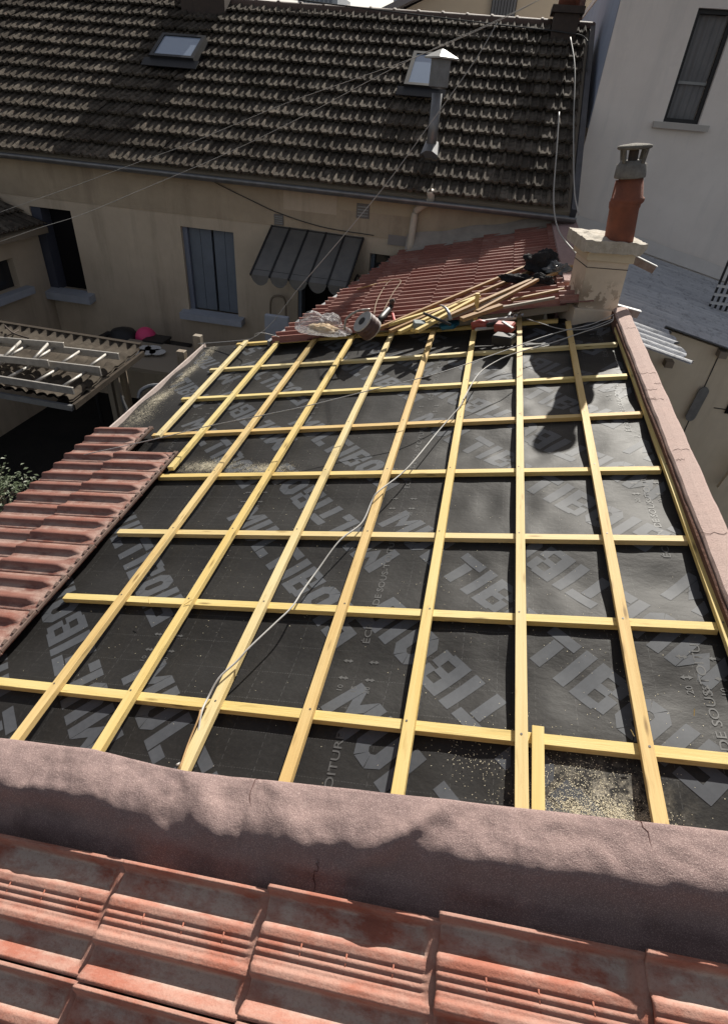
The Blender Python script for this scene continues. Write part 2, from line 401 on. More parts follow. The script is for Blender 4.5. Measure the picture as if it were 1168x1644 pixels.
SM = font_mesh('ÉCRAN DE SOUS-TOITURE', .006)
wsm = max(v.co.x for v in SM.vertices)
arrow = MB().add([(0, .5, 0), (.35, 1, 0), (.35, .7, 0), (.65, .7, 0), (.65, 1, 0), (1, .5, 0), (.65, 0, 0), (.65, .3, 0), (.35, .3, 0), (.35, 0, 0)], [(0, 9, 8, 3, 2, 1)[:6], (8, 7, 4, 3), (7, 6, 5, 4)]).mesh(recalc=False)
for k in range(-1, 4):
    for (vb, cl, par, lf, du_, fl) in ((-.585, CL_L, u_l, .0016, 0, 1), (-1.50, CL_L, u_l, .0016, .06, 1), (-2.40, CL_L, u_l, .0016, .12, 1), (.645, CL_R, u_r, .0042, .12, 1)):
        L = .70; sz = L / wsm
        u0 = 1.045 + 1.11 * k + du_ - L + (.45 if vb > 0 else 0)
        if vb > -.7 or k > 0: conform('printed_text', SM, (u0 + 0, vb - (.0 if vb < 0 else 0)), (1, 0), (0, -1), sz, cl, printd, par, lf, .72)
        for t, (nm, dv_) in enumerate((('10', -.055), ('15', 0.0), ('20', .052))):
            if vb > 0: dv_ = -dv_
            conform('printed_number', font_mesh(nm, .006), (1.215 + 1.11 * k + du_, vb + dv_ - .005), (1, 0), (0, -1), .036, cl, printd, par, lf, .85)
            if t != 1:
                for uu in (1.275, 1.36):
                    conform('printed_arrow', arrow, (uu + 1.11 * k + du_, vb + dv_ - .035), (0, 1), (1, 0), .042, cl, printd, par, lf, .45)

# ---- counter battens (across) and battens (along the roof)
root_b = roof
nailm = plain('nail_head', (.10, .09, .08), .5, .5)
for i, (A, B) in enumerate(rowu):
    mb = MB(); mb.beam(dk(A[0], A[1], -.0275), dk(B[0], min(B[1], .74), -.0275), DU, .040, .027); mb.build('counter_batten', (pine, pine_pale, pine, pine_brown, pine, pine_pale, pine, pine)[i], roof, bevel=.0012)
bat = []
for i, (t, b) in enumerate(zip(TOPS, BOTS)):
    (u1, v1) = duv(on_deck(*t)); (u0, v0) = duv(on_deck(*b))
    vs = lambda u: v0 + (v1 - v0) * (u - u0) / (u1 - u0)
    end = .70 if i >= 2 else u0 - .1
    if i == 9: end = .70
    mb = MB(); mb.beam(dk(u1, v1), dk(end, vs(end)), DV, BW, .027); o = mb.build('batten', (pine_pale, pine, pine_brown, pine, pine_pale, pine_brown, pine, pine_pale, pine_brown, pine)[i], roof, bevel=.0012); bat.append((o, vs, end, u1))
    for k in range(8):
        v = vs(RU[k]); u = row_at(k, v)
        if u > end + .02 and rowu[k][0][1] < v < rowu[k][1][1] + .03:
            du_, dv_ = random.uniform(-.008, .008), random.uniform(-.009, .009)
            MB().tube([dk(u + du_, v + dv_, -.003), dk(u + du_, v + dv_, .0012)], .0042, 6).build('nail', nailm, o)
# stub of batten left beside the eighth one, and the one the nail gun leans on
a = duv(on_deck(863, 1165)); b = duv(on_deck(860, 1306))
MB().beam(dk(a[0], a[1]), dk(.70, b[1] + .003), DV, .038, .027).build('batten', pine, roof, bevel=.0012)
# eave
eavem = plain('pinkish_eave_strip', (.62, .52, .48), .5, .4, (.40, .33, .30), 20, .6)
mb = MB(); mb.beam(dk(-.5, -3.115, -.035), dk(5.16, -3.115, -.035), DV, .018, .05); mb.build('eave_strip', eavem, roof)
mb = MB(); mb.beam(dk(-.5, -3.14, -.11), dk(5.16, -3.14, -.11), DV, .025, .14); mb.build('fascia_board', greywood, roof)
# walls that carry the roof
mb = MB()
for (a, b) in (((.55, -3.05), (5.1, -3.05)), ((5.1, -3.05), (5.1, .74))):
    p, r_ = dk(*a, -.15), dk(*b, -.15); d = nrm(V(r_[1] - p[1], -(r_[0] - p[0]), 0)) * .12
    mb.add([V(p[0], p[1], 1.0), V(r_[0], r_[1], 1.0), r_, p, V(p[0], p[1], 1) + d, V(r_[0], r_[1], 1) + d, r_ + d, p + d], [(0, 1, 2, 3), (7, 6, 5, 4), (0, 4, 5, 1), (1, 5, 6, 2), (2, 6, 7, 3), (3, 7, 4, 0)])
mb.build('wall', plain('yard_shade_render', (.10, .085, .07), .9, .2, (.06, .05, .045), 3, .7), roof)  # shade of the dim yard is put into the wall's dark colour

# ---- roof tiles laid at the eave
def prof(s, W=.245, h=.024):
    """height of a tile across its width, s from the near edge: sawtooth rolls with a steep face towards the viewer"""
    s = s % W; q_ = s / W
    def tooth(t, a, b, c, hh):      # flat pan, steep face, crest, gentle fall
        if t < a: return 0
        if t < b: x = (t - a) / (b - a); return hh * (3 * x * x - 2 * x ** 3)
        if t < c: return hh
        x = (t - c) / (1 - c); return hh * (1 - x) ** 1.3 if x < 1 else 0
    if q_ < .5: return tooth(q_ / .5, .30, .44, .56, h)
    return tooth((q_ - .5) / .5, .30, .44, .56, h * .9)
def make_tile(name, place, mat, parent, Wd=.245, L=.45, expo=.375, h=.024, lift=.022, head=False, pf=prof, th=.011, nl=9, seed=0, ridges=False, samples=41, rim=0):
    """place(s across, l along from the lower end, height) -> world"""
    ss = np.linspace(0, Wd - .002, samples); ls = np.concatenate([[0, .004, .012, .024], np.linspace(.05, L - .05, nl), [L - .045, L - .02, L]])
    top = np.zeros((len(ls), len(ss), 3)); bot = top.copy(); dust = np.zeros((len(ls), len(ss)))
    for i, l in enumerate(ls):
        for j, s in enumerate(ss):
            p = pf(s, Wd, h); e = 1.0
            if l < .024: e = 1 - .10 * ((.024 - l) / .024) ** 2
            hl = (L - l - .058) / .03
            if head and hl < 1: p = p * (max(hl, 0) ** .5) * .9 + .003
            if rim and l > rim - .05: p = max(p, h * .80 * min(1, (l - rim + .05) / .035) ** 2 * (1 if l < rim + .02 else .5))
            dz = lift * (1 - l / L)
            edge = -.0035 if (s < .004 or s > Wd - .006) else 0
            z = p * e + dz + edge - (.004 if l < .003 else 0)
            top[i, j] = place(s, l, z); bot[i, j] = place(s, l, min(z - .002, z - th + (0 if l > .03 else .0)))
            dust[i, j] = max(0, 1 - p / (h * .55)) * (1 if .03 < l < expo else .35) + (.22 if not rim else .36) + (.8 if head and hl < .1 else 0)
    mb = MB(); mb.grid(top); nv = top.shape[0] * top.shape[1]; mb.grid(bot[:, ::-1])
    ni, nj = top.shape[:2]; T = lambda i, j: i * nj + j; Bq = lambda i, j: nv + i * nj + (nj - 1 - j)
    sk_ = [(T(0, j), T(0, j + 1), Bq(0, j + 1), Bq(0, j)) for j in range(nj - 1)] + [(T(ni - 1, j + 1), T(ni - 1, j), Bq(ni - 1, j), Bq(ni - 1, j + 1)) for j in range(nj - 1)]
    sk_ += [(T(i + 1, 0), T(i, 0), Bq(i, 0), Bq(i + 1, 0)) for i in range(ni - 1)] + [(T(i, nj - 1), T(i + 1, nj - 1), Bq(i + 1, nj - 1), Bq(i, nj - 1)) for i in range(ni - 1)]
    mb.f += [list(f) for f in sk_]; mb.uv += [None] * len(sk_)
    me = mb.mesh(name); at = me.attributes.new('dust', 'FLOAT', 'POINT'); at.data.foreach_set('value', np.concatenate([dust.ravel(), np.zeros(nv)]))
    return obj(name, me, mat, parent, True)
tile_red = tile_mat('red_brown_tile', (.22, .075, .050), (.13, .050, .038), (.44, .33, .28), .5, spec=.45)
tile_dk = plain('dusty_clay', (.13, .085, .07), .85, .2, (.20, .15, .13), 30, .7)
lugm = tile_dk
cols = [(-3.115, 3.31, 11), (-2.70, 2.935, 10)]   # lower end v, far u, tiles
for ci, (vlow, ufar, nt_) in enumerate(cols):
    for k in range(nt_):
        uf = ufar - k * .2455
        if uf < .6: break
        jit = random.uniform(-.003, .003)
        def place(s, l, z, uf=uf, vlow=vlow, jit=jit, ci=ci): return dk(uf - .2455 + s, vlow + l + jit + (uf - 2) * .012 * 0, z - .004)
        t = make_tile('roof_tile', place, tile_red, roof, head=(ci == 1 or k < 2), lift=.026, L=.465, expo=.41)
        if ci == 1 or k < 2:
            for sx in (.035, .10, .165, .215):
                mb = MB(); mb.beam(place(sx, .443, .012), place(sx + .028, .443, .016), DV, .016, .012); mb.build('tile_lug', lugm, t, bevel=.002)
            mb = MB(); mb.beam(place(.0, .462, .014), place(.243, .462, .014), DV, .010, .016); mb.build('tile_rim', lugm, t, bevel=.002)
            for sx in (.06, .18):
                mb = MB(); mb.beam(place(sx, .425, .004), place(sx + .03, .425, .004), DV, .008, .004); mb.build('fixing_hole', darkin, t)

# ================================================================== RIGHT PARAPET
par = empty('parapet_wall', dk(2.7, .82, -.4), 'long pink rendered parapet along the right edge of the batten grid', 'wall')
us = np.arange(.2, 4.95, .03); rows_ = []
prf = [(.748, -.14), (.750, .045), (.757, .056), (.80, .059), (.845, .056), (.857, .048), (.862, -.10), (.864, -1.2)]
P = []
for u in us:
    j1 = .004 * math.sin(u * 13) + .003 * math.sin(u * 31 + 1); j2 = .003 * math.sin(u * 17 + 2) + random.uniform(-.001, .001)
    P.append([dk(u, v + (j1 * .3 if k < 3 else j2 * .6), n + (random.uniform(-.0005, .0005) if 0 < k < 6 else 0)) for k, (v, n) in enumerate(prf)])
P = np.array(P); mb = MB(); mb.grid(P); mb.f.append([0 * 8 + k for k in range(8)]); mb.uv.append(None); mb.f.append([(len(us) - 1) * 8 + k for k in range(8)][::-1]); mb.uv.append(None)
mb.build('wall_body', pinkwall, par)
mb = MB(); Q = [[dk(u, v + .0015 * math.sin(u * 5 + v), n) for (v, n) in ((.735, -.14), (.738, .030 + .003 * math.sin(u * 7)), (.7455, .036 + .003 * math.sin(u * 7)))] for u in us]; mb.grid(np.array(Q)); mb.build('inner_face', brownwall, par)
crackm = plain('crack_line', (.10, .05, .045), .9, .1)
for (px, py, ln_) in ((1085, 722, .1), (1037, 642, .11), (1030, 600, .1), (1043, 640, .05), (1055, 616, .06), (1011, 527, .10), (1124, 856, .13), (1090, 738, .04), (1040, 626, .07)):
    a = on_deck(px - 6, py, .0585); u, v = duv(a); pts = []
    for k in range(9):
        vv = v + ln_ * k / 8
        if vv > .852: break
        pts.append(dk(u + .008 * math.sin(k * 2.1 + px), vv, .0592))
    if len(pts) > 1:
        mb = MB(); mb.tube(pts, .0010, 4); mb.build('crack', crackm, par)

# ================================================================== NEAR WALL WITH BITUMEN FELT + NEAR TILES
TN = 1.262
AN = nrm(V(-.050, .948, .948 * math.tan(R(11)))); P0 = CAM + ray(570, 1477) * TN
NN = nrm(np.cross(DV, AN)); NN = NN if NN[2] > 0 else -NN
KS = TN / 1.3
def near(a, v, n=0.0): return P0 + AN * a + DV * v + NN * n
feltm = M('mineral_felt', (.26, .185, .172), .95, .15)
feltm.mix(feltm.noise(5, 6, .7, .35, .65), (.185, .132, .128), .8); feltm.mix(feltm.noise(420, 2, .6, .52, .62), (.50, .39, .36), .5); feltm.mix(feltm.noise(450, 2, .6, .60, .68), (.14, .09, .095), .7)
feltm.mix(feltm.noise(14, 6, .7, .62, .72), (.36, .27, .25), .5)
feltm.mix(feltm.attr('dust'), (.60, .47, .41), .9)
feltm.bump(feltm.noise(420, 3, .7, .3, .7), .45, .003); feltm.bump(feltm.noise(22, 4, .6, .3, .7), .25, .010); feltm = feltm.done()
nw = empty('felt_covered_wall', V(0, .6, 2.9), 'wall top wrapped in sagging purple-brown mineral felt, between near tiles and batten grid', 'wall')
vs = np.arange(-2.25, 1.9, .008)
from mathutils import noise as mn
CR = [(-100, 1183), (0, 1187), (150, 1205), (240, 1228), (300, 1241), (420, 1254), (600, 1273), (800, 1296), (1000, 1318), (1168, 1338), (1300, 1352)]
CX = [on_y(px, py, .722) for px, py in CR]
def crest_z(x): return float(np.interp(x, [p[0] for p in CX], [p[2] for p in CX])) + .2 * (min(0, x - CX[0][0]) + max(0, x - CX[-1][0]))
ts = np.linspace(0, 1, 46)
P = np.zeros((len(vs), len(ts), 3)); du_att = np.zeros((len(vs), len(ts)))
for i, v in enumerate(vs):
    base = near(.035, v, .004); x0 = base[0]; cz = crest_z(x0)
    # section points: deck side bottom, far edge, crest, shoulder, foot on the tiles
    nz = lambda s, k: mn.noise(Vector((v * s, k, 3.1)))
    sh = .013 * nz(2.2, 1) + .005 * nz(9, 5)
    K = [(.757, cz - .40), (.744, cz - .12), (.731, cz - .012), (.715, cz + .000), (.675, cz + .005 + sh * .2), (.630 + sh * .4, cz + .006 + .3 * sh),
         (.594 + sh, cz - .006), (.566 + .8 * sh, base[2] + .046 + .010 * nz(4, 9)), (.543 + .5 * sh, base[2] + .014), (base[1] + .012, base[2] + .008), (base[1] - .020, near(.0, v, .002)[2] - .004)]
    K = [V(x0, a, b) for a, b in K]; C_ = curve_pts(K, 6); C_ = np.array(C_)
    seg = np.concatenate([[0], np.cumsum(np.linalg.norm(np.diff(C_, axis=0), axis=1))]); seg /= seg[-1]
    tt = np.concatenate([np.linspace(0, .42, 8), np.linspace(.44, 1, 38)])
    for c_ in range(3): P[i, :, c_] = np.interp(tt, seg, C_[:, c_])
    for j in range(len(tt)):
        p = P[i, j]; q_ = (tt[j] - .42) / .58
        if q_ > 0:
            d = mn.noise(Vector((p[0] * 7, p[1] * 9, p[2] * 9))) * .007 + mn.noise(Vector((p[0] * 25, p[1] * 25, p[2] * 25))) * .006 + mn.noise(Vector((p[0] * 50, p[1] * 50, p[2] * 60))) * .0022 + mn.noise(Vector((p[0] * 90, p[1] * 90, p[2] * 90))) * .0008
            # diagonal folds
            for (fx, fw, fa, sl_) in ((-.47, .05, .020, 1.9), (-.60, .03, .012, -.8), (.06, .045, .030, -2.4), (-1.05, .07, .020, 1.0), (.62, .07, .012, -1.2), (-.24, .05, .014, 1.4)):
                g = (p[0] - fx - sl_ * (q_ - .5) * .16) / fw; d += fa * math.exp(-g * g) * math.sin(math.pi * min(1, q_ * 1.05)) ** 2
            for sx in (-.33, .30, -.95): d -= .006 * math.exp(-((p[0] - sx - .01 * math.sin(q_ * 9)) / .004) ** 2)
            nvec = nrm(V(0, -.45, 1)); P[i, j] = p + nvec * d * (1 if q_ < .95 else .3)
            du_att[i, j] = max(0, min(1, (-.22 - x0) * 4)) * min(1, max(0, 1 - abs(q_ - .05) / .16) * 1.8) * min(1, max(0, .75 + 2.5 * mn.noise(Vector((p[0] * 12, p[1] * 20, 0)))))
mb = MB(); mb.grid(P); me = mb.mesh('felt'); at = me.attributes.new('dust', 'FLOAT', 'POINT'); at.data.foreach_set('value', du_att.ravel())
obj('felt', me, feltm, nw, True)
for (sx, a_, b_) in ((-.335, .02, .50), (.56, .05, .40), (-.12, .75, .95)):
    i = int(np.argmin(np.abs(P[:, 20, 0] - sx))); pts = []
    for k in range(14):
        j = int(8 + 37 * (a_ + (b_ - a_) * k / 13)); ii = int(min(max(i + .8 * math.sin(k * .8 + sx * 9) + random.uniform(-.5, .5), 0), len(vs) - 1)); pts.append(P[ii, j] + V(0, -.0004, .0006))
    MB().tube(pts, [.0003 + .0008 * math.sin(math.pi * k / 13) for k in range(14)], 5).build('crack', crackm, nw)
mb = MB(); a0, a1 = P[0], P[-1]
mb.add([V(a0[0][0], .50, 1), V(a1[0][0], .50, 1), V(a1[0][0], .73, 1), V(a0[0][0], .73, 1), V(a0[0][0], .50, a0[-1][2] - .06), V(a1[0][0], .50, a1[-1][2] - .06), V(a1[0][0], .70, crest_z(a1[0][0]) - .05), V(a0[0][0], .70, crest_z(a0[0][0]) - .05)],
       [(0, 1, 2, 3), (7, 6, 5, 4), (0, 4, 5, 1), (1, 5, 6, 2), (2, 6, 7, 3), (3, 7, 4, 0)]); mb.build('masonry', stucco_cream, nw)

nroof = empty('tiled_roof', near(-.6, 0, -.3), 'nearest roof of large worn orange clay tiles below the felt-wrapped wall', 'roof')
tile_or = tile_mat('orange_tile', (.37, .135, .088), (.26, .095, .066), (.46, .38, .325), .95, None, 1.0)
def prof_near(s, W_, h):
    # s from the near edge. B pan, roll B, grooved pan, roll A
    def sm(x): x = min(max(x, 0), 1); return 3 * x * x - 2 * x ** 3
    z = 0
    a, b = .36 * W_, 1.0 * W_       # crest positions: B at .36, A at 1.0
    # gentle rise of grooved part from A's foot to B crest
    if s < a:
        t = s / a
        if t < .55: z = h * (1.0 - .90 * sm(t / .55))
        elif t < .76: z = h * .10
        else: z = h * (.10 + .78 * sm((t - .76) / .11))
    else:
        t = (s - a) / (b - a)
        if t < .08: z = h * .88 * (1 - .25 * sm(t / .08))
        elif t < .46:
            z = h * (.66 - .05 * t)
            for g in (.14, .24, .34): z -= .0045 * math.exp(-((t - g) / .022) ** 2)
        elif t < .60: z = h * .64 * (1 - .85 * sm((t - .46) / .14))
        elif t < .85: z = h * .09
        elif t < .95: z = h * (.09 + .96 * sm((t - .85) / .085))
        else: z = h * 1.05
    return z
prf_n = prof_near
JV = [-1.0 - .02, -.607, -.206, .196, .623, 1.03]
JV = [j * KS for j in [-2.24, -1.82, -1.415, -1.01, -.607, -.206, .196, .610, 1.02, 1.43, 1.84]]
for ci in range(len(JV) - 1):
    v0 = JV[ci]; L = (JV[ci + 1] - v0) + .05
    for r_ in range(4):
        off = [.0, .0, .0, .004, .0, .008, .018, .02, .02, .02][ci] ; a_far = (.022 + off) - r_ * .2375
        def place(s, l, z, a_far=a_far, v0=v0): return near(a_far - .235 + s, v0 + l + .0015 * math.sin(s * 60 + v0 * 9), z - .006)
        def pfn(s, W_, h): return prf_n(s, W_, h)
        t = make_tile('roof_tile', place, tile_or, nroof, Wd=.2355, L=L, expo=.36, h=.034, lift=.034, pf=pfn, nl=34, samples=95, th=.012, rim=L - .052)
        # dark stained cross ticks of the moulded pattern
        for tx in (.10, .20, .30):
            sB = .2355
            p0_ = place(.36 * sB + .64 * sB * .13, tx, pfn(.36 * sB + .64 * sB * .13, sB, .034) + .034 * (1 - tx / L) - .0012)
            p1_ = place(.36 * sB + .64 * sB * .37, tx, pfn(.36 * sB + .64 * sB * .37, sB, .034) + .034 * (1 - tx / L) - .0006)
            MB().tube([p0_, p1_], .0018, 6).build('moulded_tick', tile_or, t, True)
mb = MB(); mb.slab([near(.02, -2.2, -.03), near(.02, 1.75, -.03), near(-1.2, 1.75, -.03), near(-1.2, -2.2, -.03)], NN * -.05); mb.build('roof_deck', greywood, nroof)

# ================================================================== sheets of small tiles as one roof covering
def covering(name, place, ncol, nrow, cw, ex, pf, samples, lift, mat, parent, jit=.003, th=.012, seed=1, over=.05):
    r = np.random.default_rng(seed); vs = []; fs = []; dust = []
    for k in range(nrow):
        for c in range(ncol):
            dl, dz, dr = r.normal(0, jit), r.normal(0, jit * .6), r.normal(0, jit * .8)
            b = len(vs); n = samples; sh = r.uniform(.2, 1)
            for (l, e, q_) in ((0, .0, 0), (0, 1, 1), (.015, 1, 1), (ex + over, 1, 0)):
                for j in range(n):
                    s = (cw - .001) * j / (n - 1); p = pf(s / cw)
                    z = p + lift * (1 - l / (ex + over)) + dz + (-th if e == 0 else 0) + dr * (s / cw - .5) + (-.006 if l > ex else 0)
                    vs.append(place(c * cw + s, k * ex + l + dl, z)); dust.append(sh)
            for a in range(3):
                for j in range(n - 1): fs.append((b + a * n + j, b + a * n + j + 1, b + (a + 1) * n + j + 1, b + (a + 1) * n + j))
    me = bpy.data.meshes.new(name); me.from_pydata([tuple(map(float, v)) for v in vs], [], fs)
    at = me.attributes.new('dust', 'FLOAT', 'POINT'); at.data.foreach_set('value', dust)
    bm = bmesh.new(); bm.from_mesh(me); bmesh.ops.recalc_face_normals(bm, faces=bm.faces); bm.to_mesh(me); bm.free()
    return obj(name, me, mat, parent)

# ================================================================== RED TILED LEAN-TO BEHIND
RA, RB, RC = V(-1.80, 5.19, 3.48), on_y(665, 400, 8.0), V(.62, 5.08, 4.15)
RN = nrm(np.cross(RC - RA, RB - RA)); RN = RN if RN[2] > 0 else -RN
def on_red(px, py, off=0): return hit(px, py, RA + RN * off, RN)
def red(x, y, n=0.0):
    z = RA[2] - (RN[0] * (x - RA[0]) + RN[1] * (y - RA[1])) / RN[2]; return V(x, y, z) + RN * n
rroof = empty('tiled_lean_to', red(-.4, 6.5, -.4), 'lean-to with bright red ribbed tile roof running up to the cream house', 'roof')
sx = math.hypot(1, RN[0] / RN[2])
tile_rr = tile_mat('red_rib_tile', (.27, .105, .08), (.19, .074, .06), (.40, .26, .22), .5)
def pr(t):
    t = (t * 2) % 1.0
    return .044 * (0 if t < .40 else ((t - .40) / .09 if t < .49 else (1 if t < .68 else max(0, 1 - (t - .68) / .32))))
def left_edge(y): return -1.85 + (y - 5.19) * .285
E0, E1 = 5.10, 8.0
ncol = int((E1 - 5.0) / .245)
vs = []; 
mbx = MB(); r2 = np.random.default_rng(3); dustv = []
for c in range(ncol + 1):
    y0 = 5.02 + c * .245
    for k in range(9):
        x0 = -1.95 + .105 + k * .36 - (0)
        xs, xe = x0, x0 + .36 + .05
        le = left_edge(y0 + .12)
        if xe < le + .05 or y0 > 7.97: continue
        if x0 > .86: continue
        xe = min(xe, .93); xs = max(xs, le); dz = r2.normal(0, .0015); b = len(mbx.v); n = 17; vv = []
        for (x, e) in ((xs, 0), (xs, 1), (xe, 1)):
            for j in range(n):
                s = .243 * j / (n - 1); l = 0 if x == xs else .41
                y = min(y0 + s, 7.995)
                vv.append(red(x, y, pr(s / .245) + .024 * (1 - l / .41) + dz - (.014 if e == 0 else 0) - .03))
        mbx.add(vv, [(a * n + j, a * n + j + 1, (a + 1) * n + j + 1, (a + 1) * n + j) for a in range(2) for j in range(n - 1)])
        dustv += [r2.uniform(0, 1)] * len(vv)
me = mbx.mesh('tile_covering'); at = me.attributes.new('dust', 'FLOAT', 'POINT'); at.data.foreach_set('value', dustv); obj('tile_covering', me, tile_rr, rroof)
mb = MB(); mb.slab([red(left_edge(5.05), 5.14, -.06), red(.93, 5.14, -.06), red(.93, 7.99, -.06), red(left_edge(7.99), 7.99, -.06)], RN * -.06); mb.build('roof_deck', greywood, rroof)
mb = MB(); mb.beam(red(left_edge(5.1) - .02, 5.1, -.0), red(left_edge(7.9) - .02, 7.9, .0), V(1, 0, 0), .03, .07); mb.build('gutter', zinc, rroof)
mb = MB(); mb.slab([V(left_edge(5.1) + .05, 5.16, 1), V(left_edge(7.95) + .05, 7.95, 1), V(left_edge(7.95) + .12, 7.95, 1), V(left_edge(5.1) + .12, 5.16, 1)], V(0, 0, 2.36)); mb.build('wall', stucco_cream, rroof)
# mortar fillet against the house, pink capping strip on the right
mb = MB(); a, b = red(-1.03, 7.985), red(.95, 7.985)
up = V(0, -.005, 0)
ts = np.linspace(0, 1, 24); hh = [.20 - .12 * t + .012 * math.sin(t * 19) for t in ts]
P = np.array([[a + (b - a) * t + V(0, -.10 - .01 * math.sin(t * 23), .0), a + (b - a) * t + V(0, -.055, h * .55), a + (b - a) * t + V(0, -.006, h)] for t, h in zip(ts, hh)]); mb.grid(P); mb.build('mortar_fillet', plain('pale_mortar', (.36, .33, .30), .9, .2, (.27, .25, .23), 9, .8), rroof)
capm = plain('pink_capping', (.36, .25, .235), .9, .2, (.29, .20, .19), 14, .8, 130, .5)
mb = MB(); mb.slab([V(.72, 5.45, red(.72, 5.45)[2] + .05), V(1.0, 5.45, red(.72, 5.45)[2] + .07), V(1.0, 7.99, red(.72, 7.99)[2] + .09), V(.72, 7.99, red(.72, 7.99)[2] + .05)], V(0, 0, -.5)); mb.build('capping_strip', capm, rroof)

# ================================================================== HOUSE ACROSS THE YARD
hz0, HY = 4.50, 8.0
house = empty('terraced_house', V(-3.8, HY, 1.0), 'cream rendered house across the yard with a long dark tiled roof', 'house')
XL, XR, YR, ZR = -8.55, .92, 11.15, 6.47
SL = (ZR - hz0) / (YR - 7.8); HU = nrm(V(0, 1, SL)); HN = nrm(V(0, -SL, 1))
def hr(x, l, n=0.0): return V(x, 7.80, hz0) + HU * l + V(1, 0, 0) * 0 + V(x, 0, 0) * 0 + HN * n if False else V(x, 7.80, hz0) + HU * l + HN * n
LR = math.hypot(YR - 7.8, ZR - hz0)
def on_hr(px, py, off=0.0): return hit(px, py, V(0, 7.8, hz0) + HN * off, HN)
def hxl(P): return P[0], (P - V(P[0], 7.8, hz0)) @ HU
# facade in real pieces around its openings: (x0,x1,z0,z1)
def opening(p): 
    A = [on_y(x, y, HY) for x, y in p]; xs = [a[0] for a in A]; zs = [a[2] for a in A]; return A
o1 = (-6.56, -5.90, on_y(95, 465, HY)[2], on_y(92, 336, HY)[2])
o2 = (on_y(300, 430, HY)[0] - .03, on_y(378, 430, HY)[0], on_y(335, 503, HY)[2], on_y(330, 368, HY)[2])
o3 = (on_y(478, 465, HY)[0], on_y(560, 465, HY)[0] , 1.0, 3.62)
o4 = (on_y(592, 430, HY)[0], on_y(645, 430, HY)[0], 2.85, on_y(615, 409, HY)[2])
ops = [o1, o2, o3, o4]
xs = sorted(set([XL, XR] + [x for o in ops for x in o[:2]])); mb = MB(); ZB = on_y(300, 345, HY)[2]
for i in range(len(xs) - 1):
    x0, x1 = xs[i], xs[i + 1]; xm = (x0 + x1) / 2; z = 1.0
    for o in sorted([o for o in ops if o[0] < xm < o[1]], key=lambda o: o[2]):
        if o[2] > z: mb.slab([V(x0, HY, z), V(x1, HY, z), V(x1, HY, o[2]), V(x0, HY, o[2])], V(0, .3, 0))
        z = o[3]
    mb.slab([V(x0, HY, z), V(x1, HY, z), V(x1, HY, ZB), V(x0, HY, ZB)], V(0, .3, 0))
mb.build('wall', stucco_cream, house)
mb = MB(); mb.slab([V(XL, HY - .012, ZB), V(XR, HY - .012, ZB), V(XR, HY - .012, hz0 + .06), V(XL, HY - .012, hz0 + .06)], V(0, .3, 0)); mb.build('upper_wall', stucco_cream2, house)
patchm = plain('repair_render', (.46, .38, .27), .9, .2, (.40, .33, .24), 3, .6)
for (xa, ya, xb, yb) in ((545, 300, 690, 352), (455, 300, 540, 345)):
    a = on_y(xa, ya, HY); b = on_y(xb, yb, HY); mb = MB(); mb.box2(V(a[0], HY - .015, b[2]), V(b[0], HY - .0125, min(a[2], hz0))); mb.build('render_patch', patchm if xa > 500 else stucco_cream, house)
mb = MB(); mb.box2(V(XL, HY + .29, 1), V(XR, HY + .31, 4)); mb.build('dark_room', darkin, house)
mb = MB(); mb.slab([V(XL, 7.98, 4.3), V(XL, YR, ZR - .1), V(XL, YR, 1), V(XL, 7.98, 1)], V(.15, 0, 0)); mb.build('gable_wall', stucco_cream, house); mb = MB(); mb.slab([V(XR - .13, 7.98 + .3, 4.3), V(XR - .13, YR, ZR - .1), V(XR - .13, YR, 1), V(XR - .13, 7.98 + .3, 1)], V(.1, 0, 0)); mb.build('gable_wall', stucco_cream, house)
# roof covering with holes left for nothing: rows of interlocking tiles
def ph(t):
    # wide pan, side roll, small centre rib
    a = .040 * max(0, 1 - abs(t - .86) / .13) ** .7 if abs(t - .86) < .13 else 0
    b = .026 * max(0, 1 - abs(t - .40) / .09) if abs(t - .40) < .09 else 0
    return a + b + .005 * math.sin(t * 6.28) + (.010 if .58 < t < .64 else 0)
tile_old = tile_mat('old_grey_tile', (.062, .052, .043), (.03, .026, .022), (.23, .20, .165), .6, (.26, .175, .14), spec=.06)
def hplace(s, l, z): return hr(XL + s, l, z)
covering('tile_covering', hplace, int((XR - XL) / .2), 13, .2, LR / 13, ph, 15, .066, tile_old, house, jit=.004, th=.03, over=.04)
mb = MB(); mb.slab([hr(XL, .02, -.02), hr(XR, .02, -.02), hr(XR, LR, -.02), hr(XL, LR, -.02)], HN * -.10); mb.build('roof_deck', greywood, house)
# ridge tiles
ridm = tile_mat('ridge_tile', (.14, .095, .075), (.10, .07, .06), (.22, .19, .16), .5)
for k in range(26):
    x0 = XL + k * (XR - XL) / 26; x1 = x0 + (XR - XL) / 26 + .03; P = []
    for (x, e) in ((x0, .112), (x0 + .03, .112), (x0 + .04, .10), (x1, .095)):
        P.append([V(x, YR + e * math.cos(t), ZR - .03 + .9 * e * math.sin(t)) for t in np.linspace(0, math.pi, 9)])
    mb = MB(); mb.grid(np.array(P)); mb.build('ridge_tile', ridm, house, True)
mb = MB(); mb.slab([V(XL, YR, ZR - .03), V(XR, YR, ZR - .03), V(XR, YR + 3.8, ZR - 1.8), V(XL, YR + 3.8, ZR - 1.8)], V(0, 0, -.08)); mb.build('rear_slope', ridm, house)
